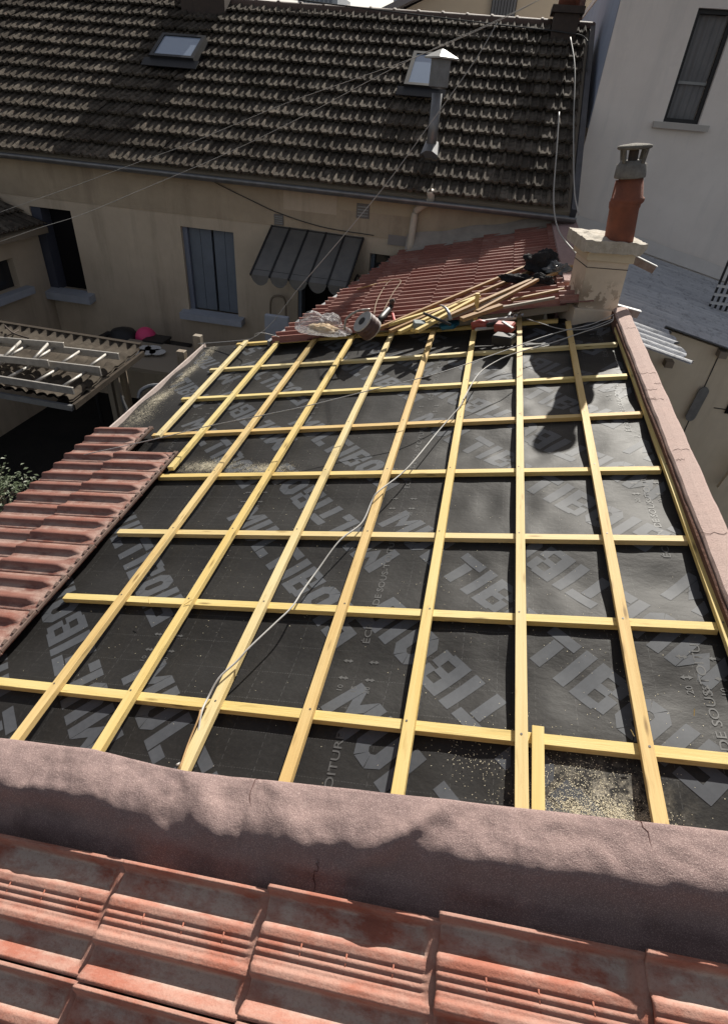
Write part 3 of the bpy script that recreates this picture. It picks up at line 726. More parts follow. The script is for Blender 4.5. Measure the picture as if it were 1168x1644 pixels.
# verge flashing, gutter, downpipe
mb = MB(); mb.beam(hr(XR + .01, -.02, .05), hr(XR + .01, LR, .05), V(1, 0, 0), .07, .10); mb.build('verge_flashing', plain('dark_flashing', (.07, .07, .08), .6, .4, (.04, .04, .045), 8, .7), house)
def half_round(name, p0, p1, r, mat, parent):
    p0 = np.asarray(p0, float); p1 = np.asarray(p1, float); d = nrm(p1 - p0); side = nrm(np.cross(d, V(0, 0, 1))); P = []
    for p in np.linspace(p0, p1, 3):
        P.append([p + side * rr * math.cos(t) + V(0, 0, 1) * rr * math.sin(t) for rr, ang in ((r, np.linspace(math.pi, 2 * math.pi, 9)), (r - .006, np.linspace(2 * math.pi, math.pi, 9))) for t in ang])
    for row in P: row.append(row[0])
    mb = MB(); mb.grid(np.array(P)); return mb.build(name, mat, parent, True)
gutm = plain('dull_zinc_gutter', (.24, .24, .25), .4, .5, (.15, .15, .15), 9, .7, metal=.5)
half_round('gutter', (XL, 7.76, hz0 - .005), (XR + .05, 7.76, hz0 - .045), .065, gutm, house)
dpm = plain('beige_downpipe', (.60, .53, .44), .6, .3, (.50, .44, .36), 14, .6)
pts = [on_y(690, 306, 7.78), on_y(690, 322, 7.84), on_y(672, 334, 7.90), on_y(665, 348, 7.93), on_y(657, 405, 7.93)]
MB().tube(curve_pts(pts, 5), .045, 10).build('downpipe', dpm, house, True)
# skylights
def skylight(q4, lab):
    P = [on_hr(x, y, .07) for x, y in q4]; c = sum(P) / 4
    x0 = (P[0][0] + P[3][0]) / 2; x1 = (P[1][0] + P[2][0]) / 2; l1 = (hxl(P[0])[1] + hxl(P[1])[1]) / 2; l0 = (hxl(P[2])[1] + hxl(P[3])[1]) / 2
    fr = MB(); t = .05
    for (a, b, c_, d) in ((x0, x0 + t, l0, l1), (x1 - t, x1, l0, l1), (x0 + t, x1 - t, l0, l0 + t), (x0 + t, x1 - t, l1 - t, l1)):
        fr.slab([hr(a, c_, .16), hr(b, c_, .16), hr(b, d, .16), hr(a, d, .16)], HN * -.16)
    f_ = fr.build('skylight', black, house); f_['label'] = lab
    g = MB(); g.slab([hr(x0 + t, l0 + t, .145), hr(x1 - t, l0 + t, .145), hr(x1 - t, l1 - t, .145), hr(x0 + t, l1 - t, .145)], HN * -.01); g.build('pane', glass, f_)
    g = MB(); g.slab([hr(x0 - .08, l0 - .16, .115), hr(x1 + .08, l0 - .16, .115), hr(x1 + .08, l0, .13), hr(x0 - .08, l0, .13)], HN * -.01); g.build('apron', black, f_)
    return x0, x1, l0, l1
skylight([(265, 62), (333, 70), (312, 106), (244, 98)], 'left skylight half in the chimney shadow')
skylight([(664, 92), (720, 98), (704, 152), (648, 145)], 'skylight beside the flue pipe')
# flue with hat
b0 = hr(-.90, .73, .0)
MB().tube([b0 + V(0, 0, -.05), V(b0[0], b0[1], on_y(705, 150, b0[1])[2])], .062, 14).build('flue_pipe', gutm, house, True)
zt = on_y(708, 140, b0[1])[2]; zc = on_y(712, 95, b0[1])[2]; cx, cy = b0[0], b0[1]
fl = MB().tube([V(cx, cy, zt - .02), V(cx, cy, zt), V(cx, cy, zc)], [.07, .115, .115], 4).build('flue_cowl', gutm, house)
MB().tube([V(cx, cy, zc), V(cx, cy, zc + .015), V(cx, cy, zc + .09)], [.20, .20, .02], 4).build('cowl_roof', plain('pale_zinc', (.50, .49, .46), .5, .4, (.40, .39, .36), 10, .6), fl)
MB().tube([hr(-.90, .62, .03), hr(-.90, .86, .05)], [.13, .10], 10).build('flue_flashing', gutm, house)
# chimneys on the ridge
def chim(px0, px1, pyb, pyt, y, name, mat, potm, dy=.45):
    a = on_y(px0, pyb, y); b = on_y(px1, pyb, y); t = on_y((px0 + px1) / 2, pyt, y)[2]; zb = ZR - .5
    c = MB().box2(V(a[0], y, zb), V(b[0], y + dy, t - .08)).build('chimney', mat, house)
    MB().box2(V(a[0] - .05, y - .05, t - .078), V(b[0] + .05, y + dy + .05, t)).build('cap', mat, c)
    xm = (a[0] + b[0]) / 2
    MB().tube([V(xm, y + dy / 2, t), V(xm, y + dy / 2, t + .35)], [.15, .13], 12).build('pot', potm, c, True)
darkbr = plain('sooty_brick', (.09, .07, .06), .9, .2, (.06, .05, .045), 12, .7)
terracotta = plain('terracotta_pot', (.25, .088, .052), .8, .3, (.15, .058, .04), 9, .8, 60, .3)
chim(882, 922, 62, 8, 10.75, 'chimney', darkbr, terracotta)
chim(290, 360, 0, -50, 10.8, 'chimney', darkbr, terracotta, .6)
MB().tube([on_y(923, 38, 11.9), on_y(935, -20, 11.9)], .085, 10).build('brown_vent_pipe', plain('brown_pipe', (.16, .10, .08), .7, .3), house, True)
# windows of the facade
def sill(name, x0, x1, z, parent, d=.14, hh=.09): 
    return MB().slab([V(x0, HY - d, z), V(x1, HY - d, z - .0), V(x1, HY + .05, z + .03), V(x0, HY + .05, z + .03)], V(0, 0, -hh)).build(name, sillm, parent)
wn = MB().box2(V(o2[0], HY + .05, o2[2]), V(o2[0] + .07, HY + .25, o2[3])).build('shuttered_window', plain('reveal_blue', (.17, .19, .25), .7, .3), house)
xm = (o2[0] + .07 + o2[1]) / 2
for (x0, x1, n_) in ((o2[0] + .075, xm - .015, 2), (xm + .015, o2[1] - .002, 2)):
    sh = MB(); 
    for k in range(n_):
        a = x0 + (x1 - x0) * k / n_; b = x0 + (x1 - x0) * (k + 1) / n_ - .006; sh.box2(V(a, HY + .10, o2[2] + .03), V(b, HY + .135 + .004 * (k % 2), o2[3] - .01))
    sh.build('shutter', slate_blue, wn)
MB().box2(V(xm - .012, HY + .125, o2[2] + .03), V(xm + .012, HY + .14, o2[3])).build('gap', darkin, wn)
sill('sill', o2[0] - .10, o2[1] + .10, o2[2] - .005, wn)
wn = MB().box2(V(o1[0], HY + .02, o1[2]), V(o1[0] + .16, HY + .28, o1[3])).build('open_window', plain('blue_reveal', (.06, .065, .09), .7, .3), house)
MB().box2(V(o1[0] + .17, HY + .2, o1[2]), V(o1[1], HY + .22, o1[3])).build('dark_opening', darkin, wn); MB().box2(V(o1[1] - .03, HY + .05, o1[2]), V(o1[1], HY + .1, o1[3])).build('frame', black, wn)
sill('sill', o1[0] - .04, o1[1] + .12, o1[2] - .005, wn, .16, .11)
wn = MB().box2(V(o4[0], HY + .1, o4[2]), V(o4[0] + .05, HY + .2, o4[3])).build('small_window', slate_blue, house)
MB().box2(V(o4[0] + .05, HY + .16, o4[2]), V(o4[1], HY + .18, o4[3])).build('pane', darkglass, wn)
for k in range(8): MB().box2(V(o4[0] + .05, HY + .14, o4[2] + .1 * k), V(o4[1], HY + .158, o4[2] + .1 * k + .05)).build('slat', black, wn)
dr = MB().box2(V(o3[0], HY + .2, 1.0), V(o3[1], HY + .22, o3[3])).build('door', darkin, house); MB().box2(V(o3[0], HY + .02, 1.0), V(o3[0] + .05, HY + .2, o3[3])).build('frame', slate_blue, dr)
# vents
for (px, py, r_) in ((447, 297, .045), (447, 353, .065), (582, 339, .085)):
    p = on_y(px, py, HY - .03); v_ = MB().box2(V(p[0] - r_, HY - .022, p[2] - r_), V(p[0] + r_, HY - .013, p[2] + r_)).build('wall_vent', plain('vent_grey', (.17, .16, .15), .7, .3), house)
    for k in range(4): z = p[2] - r_ + (k + .7) * r_ * 2 / 5; MB().box2(V(p[0] - r_ * .8, HY - .028, z), V(p[0] + r_ * .8, HY - .0225, z + r_ * .15)).build('slat', zinc, v_)
p = on_y(640, 382, HY); MB().box2(V(p[0] - .14, HY - .02, p[2] - .09), V(p[0] + .14, HY - .0125, p[2] + .03)).build('repair_patch', plain('grey_patch', (.25, .23, .22), .9, .2), house)
# glazed canopy with scalloped edge
can = empty('glass_canopy', on_y(500, 372, HY), 'smoked glass canopy in a black frame with a scalloped lower edge over the house door', 'canopy')
tl, tr = on_y(437, 362, HY - .03), on_y(583, 382, HY - .03); bl, br = on_y(402, 441, 7.28), on_y(556, 462, 7.28)
canm = M('smoked_glass', (.115, .113, .11), .35, .5); canm.mix(canm.noise(7, 4, .6), (.155, .15, .142), .8); canm = canm.done()
g = MB(); n = 5
for k in range(n):
    a = tl + (tr - tl) * k / n; b = tl + (tr - tl) * (k + 1) / n; c_ = bl + (br - bl) * (k + 1) / n; d = bl + (br - bl) * k / n
    lower = [c_ + (d - c_) * t + (V(0, 0, -1) * .12) * max(0, math.sin(math.pi * t)) ** .6 for t in np.linspace(0, 1, 9)]
    P_ = MB().slab([a, b] + lower, V(0, .006, .006)).build('glass_panel', canm, can)
for k in range(n + 1):
    a = tl + (tr - tl) * k / n; d = bl + (br - bl) * k / n; MB().beam(a + V(0, -.01, .01), d + V(0, -.01, .01), V(1, 0, 0), .022, .03).build('glazing_bar', black, can)
MB().beam(tl, tr, V(0, 1, 0), .04, .03).build('top_rail', black, can); MB().beam(bl + (tl - bl) * .12, br + (tr - br) * .12, V(0, 1, 0), .015, .02).build('cross_rail', black, can)
for (e, s_n) in ((br, 1),):
    pts = [e + V(.02, .0, 0), e + V(.03, .25, -.02), e + V(.03, .45, .05), e + V(.03, .6, -.0), e + V(.03, .70, -.12)]; MB().tube(curve_pts(pts, 5), .014, 6).build('scroll_bracket', black, can)

# ================================================================== CHIMNEY BY THE PARAPET
ch = empty('chimney_stack', V(.98, 5.25, 4.0), 'cream rendered chimney stack with peeling patch and terracotta pot, beside the batten grid', 'chimney')
ca, sa = math.cos(R(11)), math.sin(R(11)); FX, FY = V(ca, sa, 0), V(-sa, ca, 0)
F0 = V(.83, 5.045, 0)
def cb(x, y, z): return F0 + FX * x + FY * y + V(-.05, .0, 1) * (z - 4.1) + V(0, 0, 4.1)
def cbox(x0, x1, y0, y1, z0, z1): return MB().add([cb(x, y, z) for z in (z0, z1) for (x, y) in ((x0, y0), (x1, y0), (x1, y1), (x0, y1))], [(3, 2, 1, 0), (4, 5, 6, 7), (0, 1, 5, 4), (1, 2, 6, 5), (2, 3, 7, 6), (3, 0, 4, 7)])
chm = M('chimney_render', (.62, .53, .42), .85, .2); chm.mix(chm.noise(5, 5, .6), (.55, .46, .36), .7)
pt = chm.mathn('MULTIPLY', chm.noise(9, 6, .65, .50, .53), chm.attr('dust')); chm.mix(pt, (.30, .24, .18), .9)
chm.bump(chm.noise(40, 4, .6), .25, .006); chm = chm.done()
def att(o, fn):
    me = o.data; a = me.attributes.new('dust', 'FLOAT', 'POINT'); off = world_loc(o)
    a.data.foreach_set('value', [fn(v.co + off) for v in me.vertices])
# body subdivided so the peeling patch has somewhere to sit
P = []; mbb = MB()
for (p0, p1) in (((0, 0), (.325, 0)), ((.325, 0), (.325, .34)), ((.325, .34), (0, .34)), ((0, .34), (0, 0))):
    mbb.grid(np.array([[cb(p0[0] + (p1[0] - p0[0]) * t, p0[1] + (p1[1] - p0[1]) * t, z) for z in np.linspace(3.9, 4.52, 14)] for t in np.linspace(0, 1, 8)]))
ob = mbb.build('stack_body', chm, ch); att(ob, lambda p: max(0, 1 - abs(p[2] - 4.22) / .16) * (1.3 if p[0] < 1.05 else .9))
cbox(-.03, .355, -.03, .37, 3.95, 4.135).build('plinth', chm, ch, bevel=.006)
cbox(-.025, .35, -.025, .365, 4.50, 4.57).build('collar', plain('pale_collar', (.58, .50, .37), .85, .2, (.50, .42, .31), 8, .6), ch, bevel=.004)
cbox(-.004, .329, -.004, .344, 4.445, 4.450).build('render_groove', darkbr, ch)
capo = MB(); n = 14
P = np.array([[cb(-.075 + .475 * i / n, -.075 + .50 * j / n, 4.655 + (.012 * math.sin(i * 1.9 + j) * math.cos(j * 2.3) * .3 + (0.012 if 2 < i < 11 and 2 < j < 11 else 0) + random.uniform(-.003, .003))) for j in range(n + 1)] for i in range(n + 1)])
capo.grid(P); sk_ = []
B_ = [P[i, 0] for i in range(n + 1)] + [P[n, j] for j in range(1, n + 1)] + [P[i, n] for i in range(n - 1, -1, -1)] + [P[0, j] for j in range(n - 1, 0, -1)]
lo = [p + V(0, 0, -.085) + (V(0, 0, .05) if (p[0] > 1.19 and p[1] < 5.2) else 0) for p in B_]; k = len(B_)
capo.add(B_ + lo, [(i, (i + 1) % k, k + (i + 1) % k, k + i) for i in range(k)] + [tuple(range(k, 2 * k))[::-1]])
capm2 = M('crumbling_cap', (.50, .46, .40), .9, .2); capm2.mix(capm2.noise(14, 6, .7, .4, .6), (.38, .34, .28), .9); capm2.mix(capm2.noise(50, 4, .7, .55, .7), (.58, .53, .44), .7); capm2.bump(capm2.noise(50, 5, .7), .4, .006); capm2 = capm2.done()
capo.build('cap', capm2, ch)
# pots: squat cowl on two stacked terracotta lengths
pb = hit(993, 380, V(.96, 5.14, 0), V(0, 1, 0)); pt_ = hit(1019, 232, V(.96, 5.14, 0), V(0, 1, 0)); ax = pt_ - pb; Lp = np.linalg.norm(ax); ax /= Lp
def at(t): return pb + ax * (Lp * t)
def lathe(name, prof_, mat, parent, n=24, c=None):
    c = c or (lambda t: at(t)); return MB().tube([c(t) for t, r_ in prof_], [r_ for t, r_ in prof_], n).build(name, mat, parent, True)
lathe('lower_pot', [(-.06, .108), (.0, .108), (.32, .106), (.34, .112), (.40, .114), (.42, .105)], terracotta, ch)
off = lambda t: at(t) + V(.012, 0, 0)
lathe('upper_pot', [(.38, .108), (.405, .120), (.44, .120), (.45, .108), (.665, .084), (.67, .075)], terracotta, ch, c=off)
sh_ = MB().tube([at(.40) + V(-.05, .03, 0), at(.62) + V(-.045, .03, 0)], [.052, .045], 10).build('broken_collar', terracotta, ch, True)
cowlm = plain('sooty_cowl', (.24, .23, .21), .9, .2, (.14, .13, .12), 25, .8, 60, .4)
topm = plain('dark_cowl_top', (.13, .12, .105), .9, .2, (.24, .225, .19), 30, .6, 60, .4)
lathe('cowl', [(.645, .060), (.66, .108), (.68, .110), (.80, .104), (.81, .090), (.84, .080)], cowlm, ch)
for k in range(4):
    t = k * math.pi / 2 + .75; r_ = lambda q_: V(math.cos(t), math.sin(t), 0) * q_
    MB().beam(at(.81) + r_(.082), at(.975) + r_(.103), np.cross(r_(1), V(0, 0, 1)), .026, .014).build('cowl_leg', topm, ch)
lathe('cowl_top', [(.955, .108), (.965, .118), (.99, .118), (1.0, .095), (1.015, .02)], topm, ch)
MB().tube([at(.82), at(.97)], .034, 10).build('cowl_core', darkbr, ch)
# brackets sticking out of the stack, loose slab at its foot
brm = plain('rusty_bracket', (.17, .12, .10), .8, .3, (.30, .26, .23), 20, .7)
for (xa, ya, xb, yb, yy) in ((1012, 408, 1052, 428, 5.30), (982, 488, 1026, 500, 5.16)):
    a = on_y(xa, ya, yy); b = on_y(xb, yb, yy); MB().beam(a, b, V(0, 1, 0), .045, .055).build('bracket', brm, ch)
    MB().beam(a + V(0, 0, .008), b + V(.01, 0, .006), V(0, 1, 0), .05, .006).build('bracket_flashing', white_paint, ch)
p = on_deck(893, 488, .05); t = MB().box(p, (.20, .12, .07), R(6)).build('broken_slab', concrete, None, bevel=.01)
tag(t, 'broken grey concrete slab lying at the left foot of the chimney stack', 'slab')
# black opening of loose underlay at the chimney foot
def flap(px): return on_deck(*px, .005)

# ================================================================== RIGHT SIDE: FIBRE-CEMENT ROOF, BEIGE SHED, TALL BUILDING
shed = empty('corrugated_roof_shed', V(2.2, 6.5, 1.0), 'low beige shed beyond the parapet under a weathered grey corrugated roof with a broken corner', 'shed')
fc = M('fibre_cement', (.50, .51, .53), .8, .3); fc.mix(fc.noise(2.2, 6, .7, .35, .65, fc.map((.5, 2, 1))), (.33, .34, .37), .9); fc.mix(fc.noise(14, 5, .7, .52, .7), (.10, .10, .105), .6); fc.mix(fc.noise(30, 5, .75, .6, .72), (.62, .62, .62), .5); fc.bump(fc.noise(60, 4), .3, .004); fc = fc.done()
def cz(x, y): return 4.01 - .21 * (x - 1.35)
def corr(x0, x1, y0, y1, zoff=0.0, ragged=0, seed=1):
    r = random.Random(seed); pit = .15
    ys = np.arange(y0, y1 + .001, .015); xs_ = np.linspace(x0, x1, 24); P = np.zeros((len(ys), len(xs_), 3))
    for i, y in enumerate(ys):
        e = ragged * (.5 + .5 * math.sin(y * 17) * math.cos(y * 41)) 
        for j, x in enumerate(xs_):
            xx = x if j < len(xs_) - 4 else x + e * (j - len(xs_) + 5) / 4 * .5
            P[i, j] = V(xx, y, cz(xx, y) + .017 * math.cos(2 * math.pi * y / pit) + zoff)
    mb = MB(); mb.grid(P); mb.grid(P[:, ::-1] - V(0, 0, .012)); return mb
corr(1.23, 1.66, 4.62, 5.72, .0, .16).build('corrugated_sheet', fc, shed, True)
corr(1.25, 3.3, 5.62, 7.6, .018).build('corrugated_sheet', fc, shed, True)
corr(1.12, 1.9, 5.75, 7.5, .004).build('corrugated_sheet', fc, shed, True)
corr(1.05, 3.6, 7.55, 9.55, .035).build('corrugated_sheet', fc, shed, True)
mb = MB(); mb.slab([V(1.1, 5.72, 1), V(3.6, 5.72, 1), V(3.6, 5.72, cz(3.6, 0) - .05), V(1.1, 5.72, cz(1.1, 0) - .05)], V(0, .1, 0)); mb.build('wall', beige_wall, shed)
a = on_y(1158, 560, 5.71); MB().box2(V(a[0] - .004, 5.712, 1), V(a[0] + .004, 5.7185, a[2])).build('joint', black, shed)
a = on_y(1145, 655, 5.71); b = on_y(1168, 660, 5.71); MB().box2(V(a[0], 5.712, a[2] - .004), V(b[0] + .3, 5.7185, a[2] + .004)).build('joint', black, shed)
# strap hinge plate
a = on_y(1128, 628, 5.68); b = on_y(1107, 668, 5.68)
mb = MB(); c_ = (a + b) / 2; d = nrm(a - b); s_v = nrm(np.cross(d, V(0, 1, 0))); Lh = np.linalg.norm(a - b) / 2
P_ = [c_ + d * (Lh * math.cos(0) * 0 + Lh) * 0 for _ in range(0)]
out = [c_ + d * Lh + (d * math.cos(t) + s_v * math.sin(t)) * .045 for t in np.linspace(-math.pi / 2, math.pi / 2, 9)] + [c_ - d * Lh - (d * math.cos(t) + s_v * math.sin(t)) * .045 for t in np.linspace(-math.pi / 2, math.pi / 2, 9)]
mb.slab(out, V(0, -.02, 0)); mb.build('metal_plate', zinc, shed)
for (px, py) in ((1072, 583), (1158, 568)):
    a = on_y(px, py, 5.66); MB().box(a, (.07, .10, .06)).build('roof_bracket', greywood, shed)
a = on_y(1168, 655, 5.70); MB().box2(V(a[0] - .01, 5.70, a[2] - .06), V(a[0] + .2, 5.7155, a[2] + .08)).build('hole', darkin, shed)
a = on_y(1168, 740, 5.6); b = on_y(1150, 782, 5.6); MB().beam(a + V(.1, 0, .2), b, V(0, 1, 0), .05, .06).build('white_board', beige_wall, shed)

tb = empty('tall_building', V(3.4, 9.6, 1.0), 'tall plain grey rendered building on the right with one narrow curtained window', 'building')
BX, BY, TH = 1.06, 9.6, 6.98
wx0 = on_y(1065, 190, BY)[0]; wz0 = on_y(1085, 197, BY)[2]; wz1 = on_y(1120, 12, BY)[2]; wx1 = on_y(1122, 195, BY)[0]
mb = MB()
for (x0, x1, z0, z1) in ((BX, wx0, 1, TH), (wx1, 9, 1, TH), (wx0, wx1, 1, wz0), (wx0, wx1, wz1, TH)): mb.slab([V(x0, BY, z0), V(x1, BY, z0), V(x1, BY, z1), V(x0, BY, z1)], V(0, .25, 0))
mb.slab([V(BX, BY + .25, 1), V(BX, 15.5, 1), V(BX, 15.5, TH), V(BX, BY + .25, TH)], V(.25, 0, 0)); mb.slab([V(BX, 15.4, 1), V(9, 15.4, 1), V(9, 15.4, TH), V(BX, 15.4, TH)], V(0, .2, 0)); mb.slab([V(BX - .02, BY - .02, TH), V(9, BY - .02, TH), V(9, 15.62, TH), V(BX - .02, 15.62, TH)], V(0, 0, .08))
mb.build('wall', stucco_grey, tb)
MB().box2(V(BX - .012, BY + .02, 5.3), V(BX - .003, 15.3, TH - .02)).build('sky_tint_panel', plain('sky_tint_blue', (.36, .41, .52), .7, .3, (.28, .32, .42), 3, .6), tb)  # added panel; the blue of sky-lit shade is put into its colour
w_ob = MB()
t = .045
for (x0, x1, z0, z1) in ((wx0, wx0 + t, wz0, wz1), (wx1 - t, wx1, wz0, wz1), (wx0 + t, wx1 - t, wz0, wz0 + t), (wx0 + t, wx1 - t, wz1 - t, wz1)): w_ob.box2(V(x0, BY + .06, z0), V(x1, BY + .12, z1))
w_ob = w_ob.build('window', black, tb)
curt = M('grey_curtain', (.24, .24, .245), .9, .2); curt.mix(curt.noise(3, 3, .5), (.17, .17, .175), .7); curt = curt.done()
xs_ = np.linspace(wx0 + t, wx1 - t, 70); mb = MB(); mb.grid(np.array([[V(x, BY + .14 + .008 * math.sin(x * 90) + .006 * math.sin(x * 37), z) for z in (wz0 + t, wz1 - t)] for x in xs_])); mb.build('curtain', curt, w_ob, True)
zz = wz0 + (wz1 - wz0) * .36; MB().box2(V(wx0 + t, BY + .10, zz), V(wx1 - t, BY + .115, zz + .03)).build('glazing_bar', plain('grey_bar', (.30, .31, .31), .6, .3), w_ob)
MB().box2(V(wx0 + .05, BY + .245, wz0), V(wx1 - .05, BY + .26, wz1)).build('dark_room', darkin, w_ob)
MB().box2(V(wx0 - .12, BY - .09, wz0 - .07), V(wx1 + .12, BY + .06, wz0 - .003)).build('sill', plain('stone_sill', (.50, .47, .44), .8, .3, (.42, .40, .37), 8, .5), w_ob)
stain = plain('damp_render', (.60, .57, .54), .9, .2, (.52, .49, .46), 2.2, .95)
P = np.array([[V(x, BY - .02 - .02 * (1 - k), cz(x, 0) + .06 + (.17 + .004 * math.sin(x * 9)) * k) for k in (0, 1)] for x in np.linspace(1.1, 4.2, 30)]); mb = MB(); mb.grid(P); mb.build('base_flashing', plain('pale_flashing', (.72, .69, .66), .85, .2, (.62, .59, .56), 5, .7), tb)
# lattice at the far right
lat = empty('metal_lattice', on_y(1164, 480, 7.0), 'black metal lattice with pale slats at the right edge beside the grey building', 'lattice')
A_ = on_y(1162, 452, 7.2); 
for k in range(6): MB().box2(V(A_[0] - .05 + .06 * k, 7.2, A_[2] - .6), V(A_[0] - .03 + .06 * k, 7.22, A_[2] + .25)).build('bar', black, lat)
for k in range(7): MB().box2(V(A_[0] - .06, 7.17, A_[2] - .60 + .09 * k), V(A_[0] + .5, 7.195, A_[2] - .575 + .09 * k)).build('slat', white_paint, lat)

# ================================================================== LEFT SIDE
ann = empty('side_annex', V(-6.9, 7.0, 1.0), 'low cream annex with small dark window and tiled roof, left end of the yard', 'annex')
AX = -6.52
wa0, wa1, wa2 = on_x(0, 480, AX), on_x(24, 415, AX), on_x(30, 458, AX)
yw1, yw0 = on_x(22, 420, AX)[1], 5.9; zw1 = on_x(20, 414, AX)[2]; zw0 = on_x(30, 462, AX)[2]
mb = MB(); zt = on_x(62, 360, AX)[2] 
for (y0, y1, z0, z1) in ((yw1, 7.99, 1, zt), (5.0, yw0, 1, zt), (yw0, yw1, 1, zw0), (yw0, yw1, zw1, zt)): mb.slab([V(AX, y0, z0), V(AX, y1, z0), V(AX, y1, z1), V(AX, y0, z1)], V(-.25, 0, 0))
mb.slab([V(AX - .25, 5.0, 1), V(-9.5, 5.0, 1), V(-9.5, 5.0, zt), V(AX - .25, 5.0, zt)], V(0, .2, 0)); mb.build('wall', stucco_cream, ann)
wob = MB().box2(V(AX - .12, yw0, zw0), V(AX - .10, yw1, zw1)).build('window', darkglass, ann); MB().box2(V(AX - .1, yw0 - .1, zw0 - .1), V(AX + .13, yw1 + .12, zw0 - .003)).build('sill', sillm, wob)
ar = MB(); ap = lambda s, l, z: V(AX + .22 - l * .93, 7.97 - s, zt + .02 + l * .36 + z)
covering('tile_covering', lambda s, l, z: ap(s, l, z), 14, 6, .2, .36, ph, 9, .035, tile_old, ann, seed=5)
MB().slab([V(AX + .2, 7.98, zt), V(AX + .2, 5.1, zt), V(AX - 2.0, 5.1, zt + .85), V(AX - 2, 7.98, zt + .85)], V(0, 0, -.08)).build('roof_deck', greywood, ann)

# open shed carrying the ladders
Z0 = 3.1
ls = empty('open_sided_shed', V(-4.3, 4.6, 1.0), 'open-sided yard shed with old brown corrugated tile roof carrying two ladders', 'shed')
KR = on_z(225, 560, Z0); KF = on_z(112, 645, Z0); KL = on_z(0, 625, Z0); KB = on_z(0, 512, Z0)
ex = nrm(KF - KL); ey = nrm(KR - KF); WD = np.linalg.norm(KR - KF)
oldtile = tile_mat('brown_channel_tile', (.07, .057, .045), (.038, .032, .027), (.12, .105, .085), .6, spec=.06)
P = np.zeros((110, 15, 3)); LW = 4.6
xs_ = np.linspace(0, LW, 480)
P = np.array([[KF - ex * x + ey * (WD * t) + V(0, 0, .028 * abs(math.sin(math.pi * x / .105)) ** .8 * 1 + (.02 * ((t * 5) % 1 < .08)) + .004 * math.sin(x * 40 + t * 7)) for t in np.linspace(0, 1, 26)] for x in xs_])
mb = MB(); mb.grid(P); mb.grid(P[:, ::-1] - V(0, 0, .022)); me = mb.mesh('tile_covering'); at_ = me.attributes.new('dust', 'FLOAT', 'POINT'); at_.data.foreach_set('value', [.5] * len(me.vertices)); obj('tile_covering', me, oldtile, ls, True)
MB().beam(KF + V(.03, 0, -.02), KR + V(.03, 0, -.02), ex, .03, .05).build('end_batten', oldtile, ls)
MB().beam(KF + V(.03, -.02, -.02), KF - ex * LW + V(0, -.02, -.02), ey, .03, .05).build('front_gutter', zinc, ls)
MB().beam(KR + V(0, .02, .05), KR - ex * LW + V(0, .02, .05), ey, .05, .03).build('ridge_strip', oldtile, ls)
pp = on_z(183, 590, Z0 - .05); MB().tube([pp, V(pp[0], pp[1], 1)], .035, 10).build('post', greywood, ls)
MB().tube([KF - ex * 2.2 + ey * .2, (KF - ex * 2.2 + ey * .2) * V(1, 1, 0) + V(0, 0, 1)], .045, 8).build('post', greywood, ls)
MB().tube([KR - ex * .2 - ey * .1, (KR - ex * .2 - ey * .1) * V(1, 1, 0) + V(0, 0, 1)], .04, 8).build('post', greywood, ls)
for k in range(5):
    a = pp + V(.02 * k - .03, 0, -.02 - .12 * k); MB().tube(curve_pts([a, a + V(.03, -.01, -.15), a + V(.05, .02, -.32)], 3), .016, 6).build('hanging_pipe', zinc, ls)
def ladder(nm, r0a, r0b, r1a, r1b, zz, nr, lab):
    A0, A1 = on_z(*r0a, zz), on_z(*r0b, zz); B0, B1 = on_z(*r1a, zz), on_z(*r1b, zz)
    L = empty(nm, (A0 + B0) / 2, lab, 'ladder', 'aluminium ladders lying on the shed roof')
    d = nrm(A1 - A0 + B1 - B0); wdt = (B0 - A0) - d * ((B0 - A0) @ d); Ln = 3.6
    for s in (0, 1):
        e = 0 if s == 0 else (B0 - A0) @ d
        p = A0 + wdt * s + d * e * 0; MB().beam(p, p + d * Ln, wdt, .022, .065).build('rail', alu, L, bevel=.002)
    for k in range(nr):
        p = A0 + d * (.12 + .265 * k) - V(0, 0, .022); MB().tube([p, p + wdt], .014, 8).build('rung', alu, L, True)
    return L
ladder('ladder', (190, 567), (0, 543), (168, 590), (0, 572), Z0 + .16, 12, 'farther ladder on the shed roof, its two sections overlapping')
ladder('ladder', (117, 622), (0, 600), (125, 588), (0, 572), Z0 + .12, 12, 'nearer ladder on the shed roof, at the front gutter edge')
a0 = on_z(102, 550, Z0 + .20); a1 = on_z(0, 541, Z0 + .2)
l3 = empty('ladder', a0, 'upper sliding ladder section stacked on top of the farther ladder', 'ladder', 'aluminium ladders lying on the shed roof')
b0_ = on_z(77, 578, Z0 + .20); d = nrm(a1 - a0)
for p in (a0, b0_): MB().beam(p, p + d * 3, V(0, 1, 0), .022, .06).build('rail', alu, l3, bevel=.002)
for k in range(9): p = a0 + d * (.15 + .265 * k) - V(0, 0, .02); MB().tube([p, p + (b0_ - a0)], .014, 8).build('rung', alu, l3, True)
# twig and small stone on the shed roof
tw = [on_z(8, 523, Z0 + .07), on_z(22, 535, Z0 + .08), on_z(46, 543, Z0 + .06)]; t = MB().tube(curve_pts(tw, 5), .009, 5)
t.tube([tw[1], on_z(10, 540, Z0 + .05)], .007, 5).tube([tw[1], on_z(30, 530, Z0 + .05)], .007, 5); tag(t.build('dry_twig', darkbr), 'dark forked dry twig lying on the shed roof behind the ladders', 'twig')
